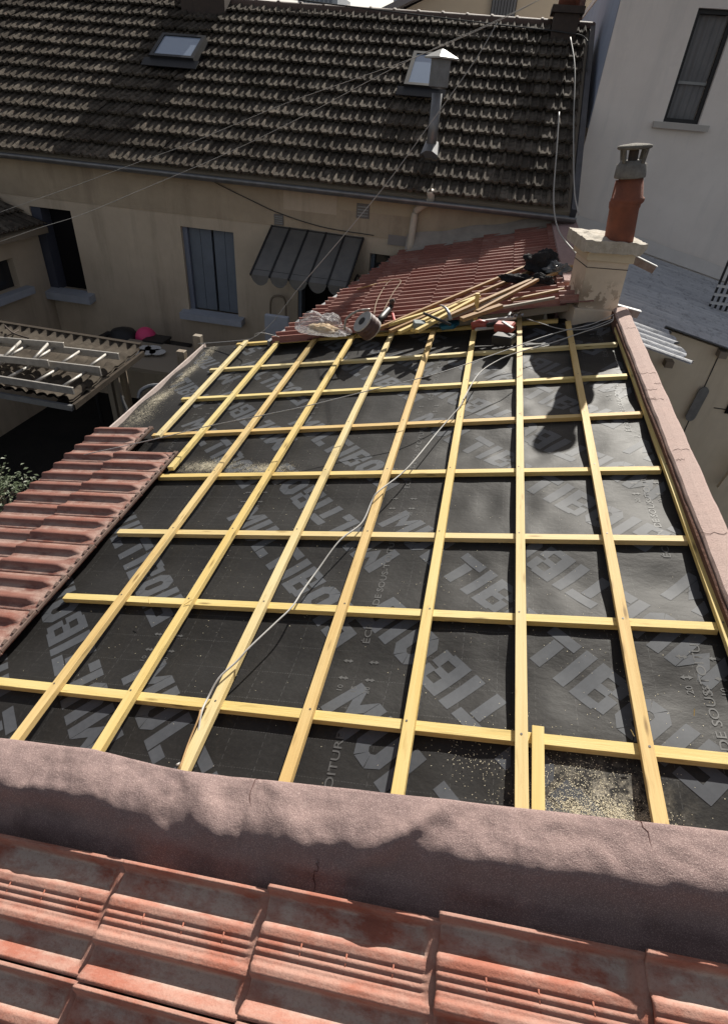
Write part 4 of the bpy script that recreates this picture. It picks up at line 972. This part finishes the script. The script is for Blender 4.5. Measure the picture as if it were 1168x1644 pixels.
# yard things
pinkm = plain('pink_rubber', (.75, .06, .20), .45, .5)
def ball(name, c, r, mat, lab, cat, flat=1.0):
    P = np.array([[V(c[0] + r * math.sin(t) * math.cos(p), c[1] + r * math.sin(t) * math.sin(p), c[2] + flat * r * math.cos(t)) for p in np.linspace(0, 2 * math.pi, 29)] for t in np.linspace(.001, math.pi - .001, 17)])
    mb = MB(); mb.grid(P); me = mb.mesh(name); return tag(obj(name, me, mat, None, True), lab, cat)
bc = on_y(235, 542, 7.3)
ball('ball', bc, .15, pinkm, 'bright pink ball lying against the house wall in the dark yard', 'ball')
tbl = empty('garden_table', V(bc[0], 7.3, 1.0), 'dark garden table in the shade under the pink ball', 'table')
MB().box2(V(bc[0] - .9, 7.0, bc[2] - .19), V(bc[0] + .5, 7.7, bc[2] - .152)).build('table_top', black, tbl)
for (x, y) in ((-.85, 7.05), (.45, 7.05), (-.85, 7.65), (.45, 7.65)): MB().tube([V(bc[0] + x, y, 1), V(bc[0] + x, y, bc[2] - .19)], .025, 6).build('leg', black, tbl)
tub = empty('black_tub', on_y(200, 545, 7.2), 'overturned rounded black plastic tub beside the pink ball', 'tub')
c_ = on_y(200, 545, 7.25); MB().tube([c_ + V(0, 0, -.15), c_ + V(0, 0, .05), c_ + V(0, 0, .14), c_ + V(0, 0, .18)], [.24, .22, .15, .02], 20).build('tub_body', black, tub, True); MB().tube(curve_pts([c_ + V(-.3, -.1, -.15), c_ + V(-.22, -.1, .05), c_ + V(-.05, -.1, .13)], 5), .03, 8).build('handle', black, tub, True)
c_ = on_y(255, 562, 7.2); t = MB().box(c_, (.26, .25, .3)).box(c_ + V(0, 0, .16), (.3, .28, .03)); tag(t.build('storage_box', black), 'black lidded storage box right of the pink ball', 'box')
for (px, py, lab) in ((232, 570, 'pile of pale crockery in shade beyond the shed corner'),):
    c_ = on_y(px, py, 6.6); t = MB()
    for k in range(5): t.tube([c_ + V(.12 * (k % 3) - .1, .05 * k, 0), c_ + V(.12 * (k % 3) - .1, .05 * k, .03)], [.07, .11], 12)
    tag(t.build('crockery', white_paint), lab, 'crockery')
tbl2 = MB().box2(c_ + V(-.5, -.4, -.06), c_ + V(.6, .5, -.01)).box2(c_ + V(-.45, -.3, -.06), c_ * V(1, 1, 0) + V(-.38, -.23, 1)).box2(c_ + V(.5, .4, -.06), c_ * V(1, 1, 0) + V(.43, .33, 1)); tag(tbl2.build('work_bench', greywood), 'dark bench under the crockery in the shaded yard', 'bench')
# fence posts at the eave
for (xa, ya, xb, yb, yy, lab) in ((317, 538, 303, 590, 5.50, 'taller grey wooden post rising at the far end of the eave'), (291, 563, 278, 612, 5.15, 'shorter grey wooden post rising beside the eave, nearer the tiles')):
    a = on_y(xa, ya, yy); p = MB().beam(V(a[0], yy, a[2]), V(a[0], yy, 1.0), V(1, 0, 0), .085, .075, False); tag(p.build('wooden_post', greywood, bevel=.004), lab, 'post', 'posts beside the eave')
a = on_y(268, 612, 5.0); pts = [on_y(222, 640, 4.5), on_y(226, 628, 4.55), on_y(240, 620, 4.6), on_y(258, 618, 4.65)]
tag(MB().tube(curve_pts(pts, 6), .020, 8).build('bent_flashing_strip', zinc, None, True), 'bent strip of grey metal hanging over the eave edge', 'metal strip')
pts = [on_y(395, 520, 5.9), on_y(380, 548, 5.4), on_y(388, 535, 5.5)]
# low step or white plate and conduit by the red roof
a = on_y(440, 520, 7.6); cn = MB(); 
cn.tube(curve_pts([on_y(438, 545, 7.9), on_y(434, 500, 7.9), on_y(437, 478, 7.9), on_y(452, 476, 7.9), on_y(458, 486, 7.9), on_y(459, 520, 7.9)], 5), .016, 6); tag(cn.build('bent_conduit', greywood, None, True), 'thin bent grey conduit on the cream wall left of the canopy door', 'conduit')
a = on_y(445, 530, 6.9); tag(MB().box(a, (.32, .06, .38)).build('folding_screen', sillm, bevel=.01), 'pale grey screen standing below the canopy door', 'screen')

# shrub at the left edge
leafm = M('leaf', (.060, .085, .040), .55, .5); leafm.mix(leafm.noise(3, 3, .6), (.085, .105, .050), .8); leafm = leafm.done()
sc = V(-3.42, 2.72, 3.02) ; sc = on_y(2, 800, 2.9) + V(-.08, 0, 0)
sh_ = empty('shrub', V(sc[0], sc[1], 1.0), 'small glossy-leaved shrub just below the eave at the left edge', 'shrub')
stm = MB(); lf = MB(); r = random.Random(9)
for k in range(46):
    th = r.uniform(0, 6.28); el = r.uniform(-.3, 1.4); rad = r.uniform(.10, .30); e = sc + V(math.cos(th) * math.cos(el) * rad, math.sin(th) * math.cos(el) * rad, math.sin(el) * rad * 1.0)
    stm.tube([V(sc[0], sc[1], sc[2] - .35), (sc + e) / 2 + V(0, 0, -.05), e], [.012, .006, .003], 4)
    for q_ in range(18):
        p = e + V(r.gauss(0, .04), r.gauss(0, .04), r.gauss(0, .04)); a = r.uniform(0, 6.28); d = V(math.cos(a), math.sin(a), r.uniform(-.4, .5)); d = nrm(d); sdv = nrm(np.cross(d, V(r.uniform(-.4, .4), r.uniform(-.4, .4), 1))); L = r.uniform(.028, .045); wv = L * .26; up = np.cross(sdv, d) * .004
        lf.add([p, p + d * L * .5 + sdv * wv + up, p + d * L, p + d * L * .5 - sdv * wv + up], [(0, 1, 2), (0, 2, 3)])
stm.tube([V(sc[0], sc[1], 1), sc + V(0, 0, -.3)], [.03, .02], 8); stm.build('stem', greywood, sh_); lf.build('foliage', leafm, sh_, recalc=False)

# neighbour roof at far left, with skylight
nb = empty('neighbour_roof', V(-10.4, 10, 1.0), 'steep brown tiled roof beyond the left gable, with a pale skylight', 'roof')
nplace = lambda s, l, z: V(-8.95 - l * .86, 8.2 + s, 5.55 + l * .42 + z) if False else hr(-8.72 - 3.2 + s, l, z - .25)
covering('tile_covering', nplace, 14, 13, .22, LR / 13, ph, 9, .04, tile_mat('brown_tile', (.17, .11, .085), (.11, .08, .065), (.27, .22, .18), .6), nb, seed=8)
MB().beam(hr(XL - .06, -.05, .06), hr(XL - .06, LR + .1, .06), V(1, 0, 0), .16, .10).build('verge_coping', plain('grey_coping', (.22, .21, .21), .8, .2, (.16, .15, .15), 5, .6), nb)
pn = MB(); A_, B_, C_, D_ = on_hr(6, 0, -.1), on_hr(22, 0, -.1), on_hr(42, 20, -.1), on_hr(30, 26, -.1); pn.slab([A_, D_, C_, B_], HN * .05); pn.build('skylight', plain('pale_skylight', (.35, .38, .42), .25, .5), nb)
MB().box2(V(-11.9, 7.9, 1), V(XL - .16, 8.1, 4.2)).build('wall', stucco_cream, nb)

# ================================================================== FAR BACKGROUND
hb = empty('gabled_house', V(0, 20, 1), 'cream gabled house behind the ridge with a small barred window', 'house')
p1, p2, pk = on_y(640, 22, 20), on_y(935, 40, 20), on_y(815, -70, 20)
gl = MB(); gl.slab([V(p1[0], 20, 1), V(3.0, 20, 1), V(3.0, 20, p1[2] + .8), V(pk[0], 20, pk[2]), V(p1[0] - .1, 20, p1[2] - .02)], V(0, 5, 0)); gl.build('wall', plain('far_cream', (.50, .43, .33), .9, .2, (.44, .38, .30), .8, .6), hb)
MB().slab([V(p1[0] - .5, 19.7, p1[2] - .12), V(pk[0], 19.7, pk[2]), V(pk[0], 19.7, pk[2] + .14), V(p1[0] - .5, 19.7, p1[2] + .04)], V(0, 5.5, 0)).build('roof_edge', plain('grey_roof_edge', (.22, .21, .22), .8, .2), hb)
wa, wb = on_y(790, 2, 19.95), on_y(824, 32, 19.95)
wz = MB().box2(V(wa[0], 19.96, wb[2] - .1), V(wb[0], 19.985, wa[2] + .3)).build('window', plain('grey_pane', (.30, .31, .33), .5, .4), hb)
for k in range(9): x = wa[0] + (wb[0] - wa[0]) * k / 8; MB().box2(V(x - .012, 19.90, wb[2] - .1), V(x + .012, 19.925, wa[2] + .3)).build('window_bar', black, wz)
for (px0, px1, pt_, lab, ng) in ((478, 541, -14, 'left high-rise block on the horizon behind the ridge', 0), (630, 684, -3, 'right high-rise block on the horizon behind the ridge', 1)):
    a = on_y(px0, 20, 160); b = on_y(px1, 20, 160); tz = on_y(px0, pt_, 160)[2]
    t_ = empty('high_rise', V((a[0] + b[0]) / 2, 160, 1), lab, 'high-rise', 'high-rise blocks on the horizon')
    MB().box2(V(a[0], 160, 1), V(b[0], 172, tz)).build('tower_body', plain('pale_concrete', (.55, .57, .60), .8, .2), t_)
    ww = (b[0] - a[0]) / 9
    for i in range(7):
        for k in range(6):
            z = tz - 2.2 - 2.9 * k; x = a[0] + ww * (i + 1); MB().box2(V(x + ww * .1, 159.9, z), V(x + ww * .75, 159.98, z + 1.4)).build('window', plain('far_window', (.18, .20, .24), .3, .5) if (i == 0 and k == 0 and ng == 0) else bpy.data.materials['far_window'], t_)
# clouds behind: left to the sky

# ================================================================== LOOSE THINGS ON THE ROOFS
def plank(pa, pb, wd, th, mat, lab, off=.03, oa=None):
    a = on_red(*pa, off); b = on_red(*pb, off if oa is None else oa)
    t = MB().beam(a, b, np.cross(b - a, RN), wd, th).build('pine_batten' if mat is pine else 'wooden_batten', mat, bevel=.0015)
    return tag(t, lab, 'batten', 'loose battens piled on the red tile roof')
PL = [((600, 528), (848, 424), .035, .027, oldwood, 'longest batten, along the upper edge of the pile, nearest the black jacket', .05),
      ((625, 530), (852, 433), .035, .027, oldwood, 'second long weathered batten below the top one in the pile', .05),
      ((575, 534), (770, 474), .04, .027, pine, 'long yellow batten at the left end of the pile reaching the cable reel', .045),
      ((640, 531), (733, 487), .04, .027, pine, 'short yellow batten in the pile beside the claw hammer', .075),
      ((668, 529), (765, 476), .04, .027, pine, 'yellow batten crossing behind the upright batten end', .085),
      ((720, 505), (860, 444), .045, .022, oldwood, 'brown batten in the pile ending under the black jacket', .08),
      ((700, 515), (815, 470), .05, .025, greywood, 'wide grey weathered board in the middle of the pile', .06),
      ((765, 498), (862, 447), .035, .022, oldwood, 'short brown batten on the right of the middle of the pile', .10),
      ((790, 480), (918, 425), .04, .022, oldwood, 'batten sticking farthest right, toward the capping strip', .06),
      ((740, 510), (804, 488), .06, .03, oldwood, 'short thick split offcut right of the upright batten end', .09),
      ((660, 527), (697, 508), .05, .03, pine, 'short yellow offcut beside the grey block', .06),
      ((820, 480), (905, 462), .03, .02, oldwood, 'thin lath lying on the ribs right of the pile', .04),
      ((805, 492), (890, 476), .03, .02, greywood, 'thin grey lath behind the nail gun', .05)]
for p in PL: plank(*p)
# upright batten end on the roof's sixth batten
a = on_deck(762, 520, .004); u, v = duv(a)
t = on_y(766, 471, a[1] - .02); MB().beam(V(t[0], t[1], t[2]), dk(u - .01, v, -.0), V(1, .0, 0), .036, .024, False).build('upright_batten_end', pine, roof, bevel=.001)

# black jacket and plastic sheet
def blob(name, c, sx_, sy_, sz_, mat, parent, seed, amp=.3, n=36, crink=1.0):
    P = np.zeros((n, n * 2, 3)); 
    for i, t in enumerate(np.linspace(.001, math.pi - .001, n)):
        for j, p in enumerate(np.linspace(0, 2 * math.pi, n * 2)):
            d = Vector((math.sin(t) * math.cos(p), math.sin(t) * math.sin(p), math.cos(t)))
            k = 1 + amp * (mn.noise(d * 1.7 + Vector((seed, 0, 0)))) * 2 + crink * .22 * (abs(mn.noise(d * 5 + Vector((0, seed, 0)))) - .15) * 2 + crink * .05 * mn.noise(d * 13)
            z = d.z * sz_ * k
            P[i, j] = V(c[0] + d.x * sx_ * k, c[1] + d.y * sy_ * k, c[2] + (z if z > -.02 else -.02 + (z + .02) * .15))
    mb = MB(); mb.grid(P); return obj(name, mb.mesh(name), mat, parent, True)
jk = empty('black_jacket', on_red(868, 432, .02), 'crumpled black work jacket thrown on the red tiles beside the capping strip', 'jacket')
blob('jacket_body', on_red(866, 428, .07), .17, .15, .13, blackcloth, jk, 3.0, .25, 40, .5)
blob('sleeve', on_red(838, 450, .045), .17, .055, .045, blackcloth, jk, 7.0, .3, 24)
blob('sleeve', on_red(870, 450, .05), .10, .045, .05, blackcloth, jk, 9.0, .3, 24)
plm = plain('grey_plastic_sheet', (.10, .11, .12), .25, .6, (.05, .05, .055), 14, .7)
tag(blob('plastic_sheet', on_red(897, 434, .05), .10, .07, .055, plm, None, 5.0, .4), 'shiny crumpled grey plastic sheet at the right of the black jacket', 'plastic sheet')
# crumpled translucent bag
bagm = M('clear_polythene', (.72, .72, .74), .25, .5); bagm.b.inputs['Alpha'].default_value = .22; bagm.bump(bagm.noise(18, 5, .6, .3, .7), .7, .02); bagm = bagm.done()
bag = empty('plastic_bag', on_red(510, 532, .03), 'crumpled clear plastic bag with orange-brown contents, on the red tiles left of the cable reel', 'bag')
blob('bag_skin', on_red(516, 528, .08), .24, .12, .13, bagm, bag, 12.0, .22, 40, .35)
blob('bag_contents', on_red(520, 531, .03), .14, .08, .05, plain('ochre_contents', (.45, .30, .16), .8, .2, (.6, .55, .45), 20, .6), bag, 14.0, .3, 20)
# cable reel
rl = empty('cable_reel', on_red(590, 530, .04), 'grey wooden cable reel wound with brown cable, lying tilted on the red tiles', 'cable reel')
rc_ = on_red(590, 524, .10); ra = nrm(V(-.62, -.40, .62)); 
greyp = plain('grey_reel_plastic', (.42, .41, .40), .6, .4, (.33, .32, .31), 20, .6); cabm = plain('brown_cable', (.11, .06, .055), .5, .4, (.07, .045, .045), 30, .7)
MB().tube([rc_ + ra * .062, rc_ + ra * .074], .10, 28).build('flange', greyp, rl); MB().tube([rc_ - ra * .06, rc_ - ra * .05], .10, 28).build('flange', greyp, rl)
ea = nrm(np.cross(ra, V(0, 1, 0))); eb = np.cross(ra, ea); pts = []
for k in range(14 * 20):
    t = k / 20 * 2 * math.pi; pts.append(rc_ + ra * (-.048 + .1 * (k / 280)) + (ea * math.cos(t) + eb * math.sin(t)) * (.098 + .003 * math.sin(k * .37)))
MB().tube(pts, .0055, 6).build('wound_cable', cabm, rl, True); MB().tube([rc_ - ra * .05, rc_ + ra * .06], .093, 20).build('drum', cabm, rl, True)
MB().tube([rc_ + ra * .075, rc_ + ra * .080], .035, 16).build('hub', black, rl)
fr = [rc_ + ra * .10 + ea * .13 - eb * .05, rc_ + ra * .10 - ea * .02 - eb * .15, rc_ - ra * .05 - ea * .02 - eb * .16]
MB().tube(curve_pts([rc_ + V(-.20, -.02, -.05), rc_ + V(-.19, .0, .04), rc_ + V(-.10, .03, .11), rc_ + V(.0, .05, .13)], 5), .010, 8).build('stand_frame', alu, rl, True)
gr = empty('angle_grinder', on_red(618, 505, .03), 'dark power tool with red grip lying right of the cable reel', 'power tool')
g0, g1 = on_red(606, 518, .05), on_red(628, 492, .06); MB().tube([g0, g0 + (g1 - g0) * .3, g0 + (g1 - g0) * .7, g1], [.028, .034, .03, .02], 12).build('tool_body', black, gr, True)
MB().tube([g1, g1 + V(.0, 0, .05), g1 + V(.02, 0, .06)], [.022, .025, .02], 10).build('tool_head', darkbr, gr, True); MB().tube([on_red(630, 504, .03), on_red(633, 516, .04)], .013, 8).build('red_grip', plain('red_plastic', (.42, .05, .045), .5, .4), gr)
tag(MB().tube(curve_pts([on_red(600, 505, .10), on_red(604, 485, .05), on_red(614, 465, .02), on_red(624, 452, .03), on_red(636, 448, .03), on_red(643, 452, .02), on_red(632, 468, .02), on_red(622, 486, .02), on_red(614, 502, .05)], 6), .0036, 6).build('rope', plain('pale_rope', (.30, .24, .17), .8, .2), None, True), 'pale loop of rope from the cable reel up to the roof gutter', 'rope')
tag(MB().tube(curve_pts([on_red(573, 464, .03), on_red(588, 460, .05), on_red(604, 456, .03), on_red(622, 452, .03)], 5), .008, 6).build('broken_stick', oldwood), 'thin broken stick lying along the lean-to gutter', 'stick')
# claw hammer, blue tool, grey block
hm = empty('hammer', on_red(712, 500, .06), 'hammer with dark curved claw lying on the batten pile', 'hammer')
MB().tube([on_red(680, 503, .12), on_red(722, 521, .10)], .012, 8).build('handle', black, hm, True); MB().tube(curve_pts([on_red(707, 490, .15), on_red(714, 494, .17), on_red(720, 503, .15), on_red(722, 514, .10)], 5), [.006 + .011 * k / 15 for k in range(16)], 8).build('claw_head', zinc, hm, True)
bl = empty('hand_saw', on_red(715, 520, .05), 'blue-handled hand saw lying among the battens behind the underlay edge', 'saw')
P_ = [on_deck(702, 519, .03), on_deck(712, 512, .04), on_deck(730, 511, .04), on_deck(737, 516, .03), on_deck(728, 523, .03), on_deck(708, 525, .03)]
MB().slab(P_, DN * -.03).build('handle', plain('blue_plastic', (.02, .13, .20), .5, .4), bl, bevel=.004); MB().slab([on_deck(672, 523, .035), on_deck(704, 517, .035), on_deck(704, 524, .035), on_deck(674, 526, .035)], DN * -.002).build('blade', zinc, bl)
c_ = on_red(673, 521, .07); tag(MB().box(c_, (.10, .10, .05), .3).build('grey_block', plain('block_grey', (.23, .26, .26), .8, .2, (.17, .19, .19), 20, .6), bevel=.004), 'small blue-grey block on the left end of the batten pile', 'block')

# nail gun resting on the sixth and seventh battens
ng = empty('nail_gun', on_deck(790, 520, .03), 'red and black nail gun lying across two battens at the top edge of the roof', 'nail gun')
redp = plain('worn_red_plastic', (.38, .07, .05), .45, .5, (.25, .06, .05), 20, .6); silv = plain('scuffed_silver', (.55, .55, .54), .35, .5, (.35, .34, .33), 30, .7, metal=.3)
def gp(px, py, h): return on_deck(px, py, h)
MB().beam(gp(758, 516, .08), gp(828, 507, .085), DU, .030, .026).build('magazine', silv, ng, bevel=.004)
MB().beam(gp(762, 527, .06), gp(812, 521, .07), DU, .028, .022).build('magazine_rail', silv, ng, bevel=.004)
MB().tube([gp(756, 524, .06), gp(770, 520, .07), gp(782, 522, .07)], [.030, .040, .028], 12).build('nose', redp, ng, True)
MB().beam(gp(795, 517, .12), gp(825, 519, .115), DU, .10, .07).build('tool_body', redp, ng, bevel=.012)
MB().beam(gp(793, 535, .085), gp(824, 539, .08), DU, .10, .075).build('battery_pack', black, ng, bevel=.010)
MB().beam(gp(806, 515, .126), gp(823, 526, .122), DU, .022, .010).build('pale_casing', silv, ng, bevel=.003)
MB().beam(gp(780, 519, .095), gp(797, 517, .105), DU, .035, .03).build('handle', black, ng, bevel=.006)
for k in range(5): MB().tube([gp(816 + 5 * k, 507 - (k % 2) * 2, .09), gp(819 + 5 * k, 502 + (k % 3) * 2, .10)], [.013, .009], 8).build('fitting', darkbr if k % 2 else zinc, ng)

# loose cables
cabw = plain('white_cable', (.42, .41, .39), .6, .4); cabd = plain('grey_cable', (.33, .33, .33), .6, .4)
CB = [(984, 508, .09), (978, 518, .05), (930, 535, .03), (880, 552, .022), (833, 565, .022), (800, 578, .012), (768, 600, .02), (744, 640, .022), (738, 652, .012), (705, 690, -.01), (664, 740, .012), (640, 764, .012), (606, 790, .03), (596, 806, .015), (580, 840, -.0), (545, 868, .012), (510, 915, -.01), (486, 948, .0), (468, 975, .012), (440, 1002, .02), (400, 1040, .03), (380, 1062, .022), (352, 1088, .02), (334, 1120, .0), (324, 1142, .012), (320, 1165, .0), (316, 1192, -.01)]
tag(MB().tube(curve_pts([on_deck(x, y, h) for x, y, h in CB], 6), .0040, 8).build('cable', cabw, None, True), 'white cable snaking diagonally over the battens down to the felt edge', 'cable', None)
CB2 = [(984, 505, .10), (950, 520, .12), (900, 532, .13), (850, 548, .15), (790, 570, .17), (700, 600, .20), (600, 625, .20), (500, 650, .20), (420, 667, .18), (330, 685, .12), (270, 700, .08), (200, 716, .06), (135, 730, .05)]
tag(MB().tube(curve_pts([on_deck(x, y, h) for x, y, h in CB2], 5), .0030, 6).build('cable', cabd, None, True), 'thin taut grey cable stretched above the battens from chimney foot to eave tiles', 'cable')
CB3 = [(984, 512, .06), (940, 528, .05), (900, 528, .05), (865, 518, .06), (845, 512, .05)]
tag(MB().tube(curve_pts([on_deck(x, y, h) for x, y, h in CB3], 5), .0032, 6).build('cable', cabd, None, True), 'short grey cable looped in front of the chimney plinth', 'cable')
tag(MB().tube(curve_pts([on_deck(284, 1228, .02), on_deck(300, 1218, -.02), on_deck(318, 1192, -.01)], 5), .004, 6).build('cable_tail', cabw, None, True), 'pale tail end of the white cable resting on the felt edge', 'cable')
tag(MB().tube(curve_pts([on_deck(288, 1236, .06), on_deck(302, 1195, .03), on_deck(318, 1155, .03), on_deck(322, 1140, .02)], 5), .0035, 6).build('twine', oldwood, None, True), 'brown twine beside the third batten near the felt edge', 'twine')
tag(MB().tube(curve_pts([on_y(318, 712 - 160, 5.3), on_deck(398, 545, .04), on_deck(410, 536, .12), on_deck(425, 535, .12), on_deck(448, 541, .04)], 5), .004, 6).build('wire_offcut', cabd, None, True), 'grey wire offcut arching over the first battens at the far edge', 'wire')

# overhead and wall cables
wirem = plain('overhead_wire', (.34, .33, .31), .6, .4); wired = plain('dark_wire', (.05, .05, .05), .7, .3)
def wire(name, pts, r_, m_, lab, grp='overhead and wall cables'):
    return tag(MB().tube(curve_pts(pts, 8), r_, 5).build(name, m_, None, True), lab, 'cable', grp)
wire('overhead_cable', [on_y(873, -4, 6.2), on_y(790, 36, 6.15), on_y(640, 105, 6.1), on_y(480, 190, 6.05), on_y(360, 248, 6.0), on_y(226, 305, 5.95), on_y(130, 345, 5.9), on_y(63, 366, 5.85), on_y(0, 388, 5.8)], .0026, wirem, 'lower of the two pale cables crossing the dark roof from upper right')
wire('overhead_cable', [on_y(880, -8, 6.4), on_y(790, 38, 6.4), on_y(650, 98, 6.4), on_y(480, 158, 6.4), on_y(400, 190, 6.4), on_y(300, 232, 6.4), on_y(226, 259, 6.4), on_y(110, 302, 6.4), on_y(8, 338, 6.4), on_y(-40, 356, 6.4)], .0025, wirem, 'upper of the two pale cables crossing the dark roof from upper right')
wire('overhead_cable', [on_y(798, 36, 6.9), on_y(760, 100, 6.8), on_y(687, 203, 6.7), on_y(620, 295, 6.5), on_y(550, 380, 6.3), on_y(480, 462, 6.1), on_y(430, 525, 5.9), on_y(384, 555, 5.6)], .004, wirem, 'cable slanting down in front of the flue pipe and canopy to the eave')
wire('wall_cable', [on_y(288, 258, 7.96), on_y(340, 290, 7.96), on_y(400, 320, 7.96), on_y(450, 343, 7.96), on_y(520, 365, 7.96), on_y(600, 378, 7.96)], .006, wired, 'thin dark cable running down the cream facade above the canopy')
wire('hanging_cable', [on_y(897, 180, 7.4), on_y(893, 240, 7.0), on_y(888, 320, 6.6), on_y(896, 370, 6.2), on_y(925, 408, 5.6), on_y(938, 425, 5.3)], .007, wirem, 'pale cable hanging from the dark roof verge to behind the chimney stack')
wire('hanging_cable', [on_y(915, 60, 9.6), on_y(922, 110, 9.0), on_y(920, 200, 8.2), on_y(921, 300, 7.2), on_y(928, 345, 6.3)], .007, wirem, 'pale cable running down the edge of the tall grey building to the stack cap')
wire('roof_cable', [hr(-5.6, 4.4, .09), hr(-4, 4.0, .08), hr(-2.2, 3.75, .10), hr(-.5, 3.6, .09), hr(.5, 3.45, .12), hr(.85, 3.3, .12), hr(.9, 2.6, .1)], .009, wired, 'dark cable lying along the upper rows of the long tiled roof')

# sawdust
sawm = plain('sawdust', (.66, .58, .40), .9, .2, (.74, .69, .54), 300, .8)
mb = MB(); r = random.Random(21)
def chips(px, py, ru, rv, n, s0=.0004, s1=.0019):
    u0, v0 = duv(on_deck(px, py, -.06))
    for _ in range(n):
        u, v = r.gauss(u0, ru * .6), r.gauss(v0, rv * .6)
        if not (.66 < u < 5.05 and -3.08 < v < .72): continue
        z = hmem(u, v) + .003 + abs(r.gauss(0, .0015)); c = dk(u, v, z); a = r.uniform(0, 6.28); d = DU * math.cos(a) + DV * math.sin(a) + DN * r.uniform(-.4, .4); e = DV * math.cos(a) - DU * math.sin(a) + DN * r.uniform(-.4, .4)
        L = r.uniform(s0, s1); w2 = r.uniform(s0, s1 * .5); mb.add([c - d * L - e * w2, c + d * L - e * w2, c + d * L * .8 + e * w2, c - d * L + e * w2], [(0, 1, 2, 3)])
chips(960, 1302, .035, .15, 2600); chips(925, 1270, .10, .14, 1300); chips(770, 1215, .12, .12, 220); chips(340, 747, .07, .16, 3000); chips(425, 752, .06, .14, 2200)
chips(255, 640, .20, .08, 2500); chips(300, 600, .28, .05, 2200); chips(333, 568, .2, .06, 1500); chips(225, 668, .18, .12, 1200); chips(830, 950, .7, .5, 160); chips(550, 950, 1.3, 1.2, 260, .0006, .002); chips(320, 900, .9, .6, 160, .0006, .002); chips(1010, 1150, .5, .3, 200)
tag(mb.build('sawdust', sawm, recalc=False), 'scattered pale sawdust and chips on the black underlay', 'sawdust', None, 'stuff')
for (px, py, L, a_) in ((303, 968, .045, .9), (240, 966, .03, -.6), (1113, 1145, .02, .2), (1014, 1178, .02, -.5), (640, 1110, .0, 0)):
    if not L: continue
    c = on_deck(px, py, .003); d = DU * math.cos(a_) + DV * math.sin(a_); tag(MB().tube([c - d * L / 2, c + d * L / 2 + DN * .01], .0016, 4).build('wood_splinter', pine), {303: 'splinter standing on the cross batten left of the white cable', 240: 'splinter on the cross batten left of the second batten', 1113: 'small splinter on the underlay left of the right-hand batten', 1014: 'splinter on the underlay above the sawdust heap'}[px], 'splinter', 'wood splinters on the roof')
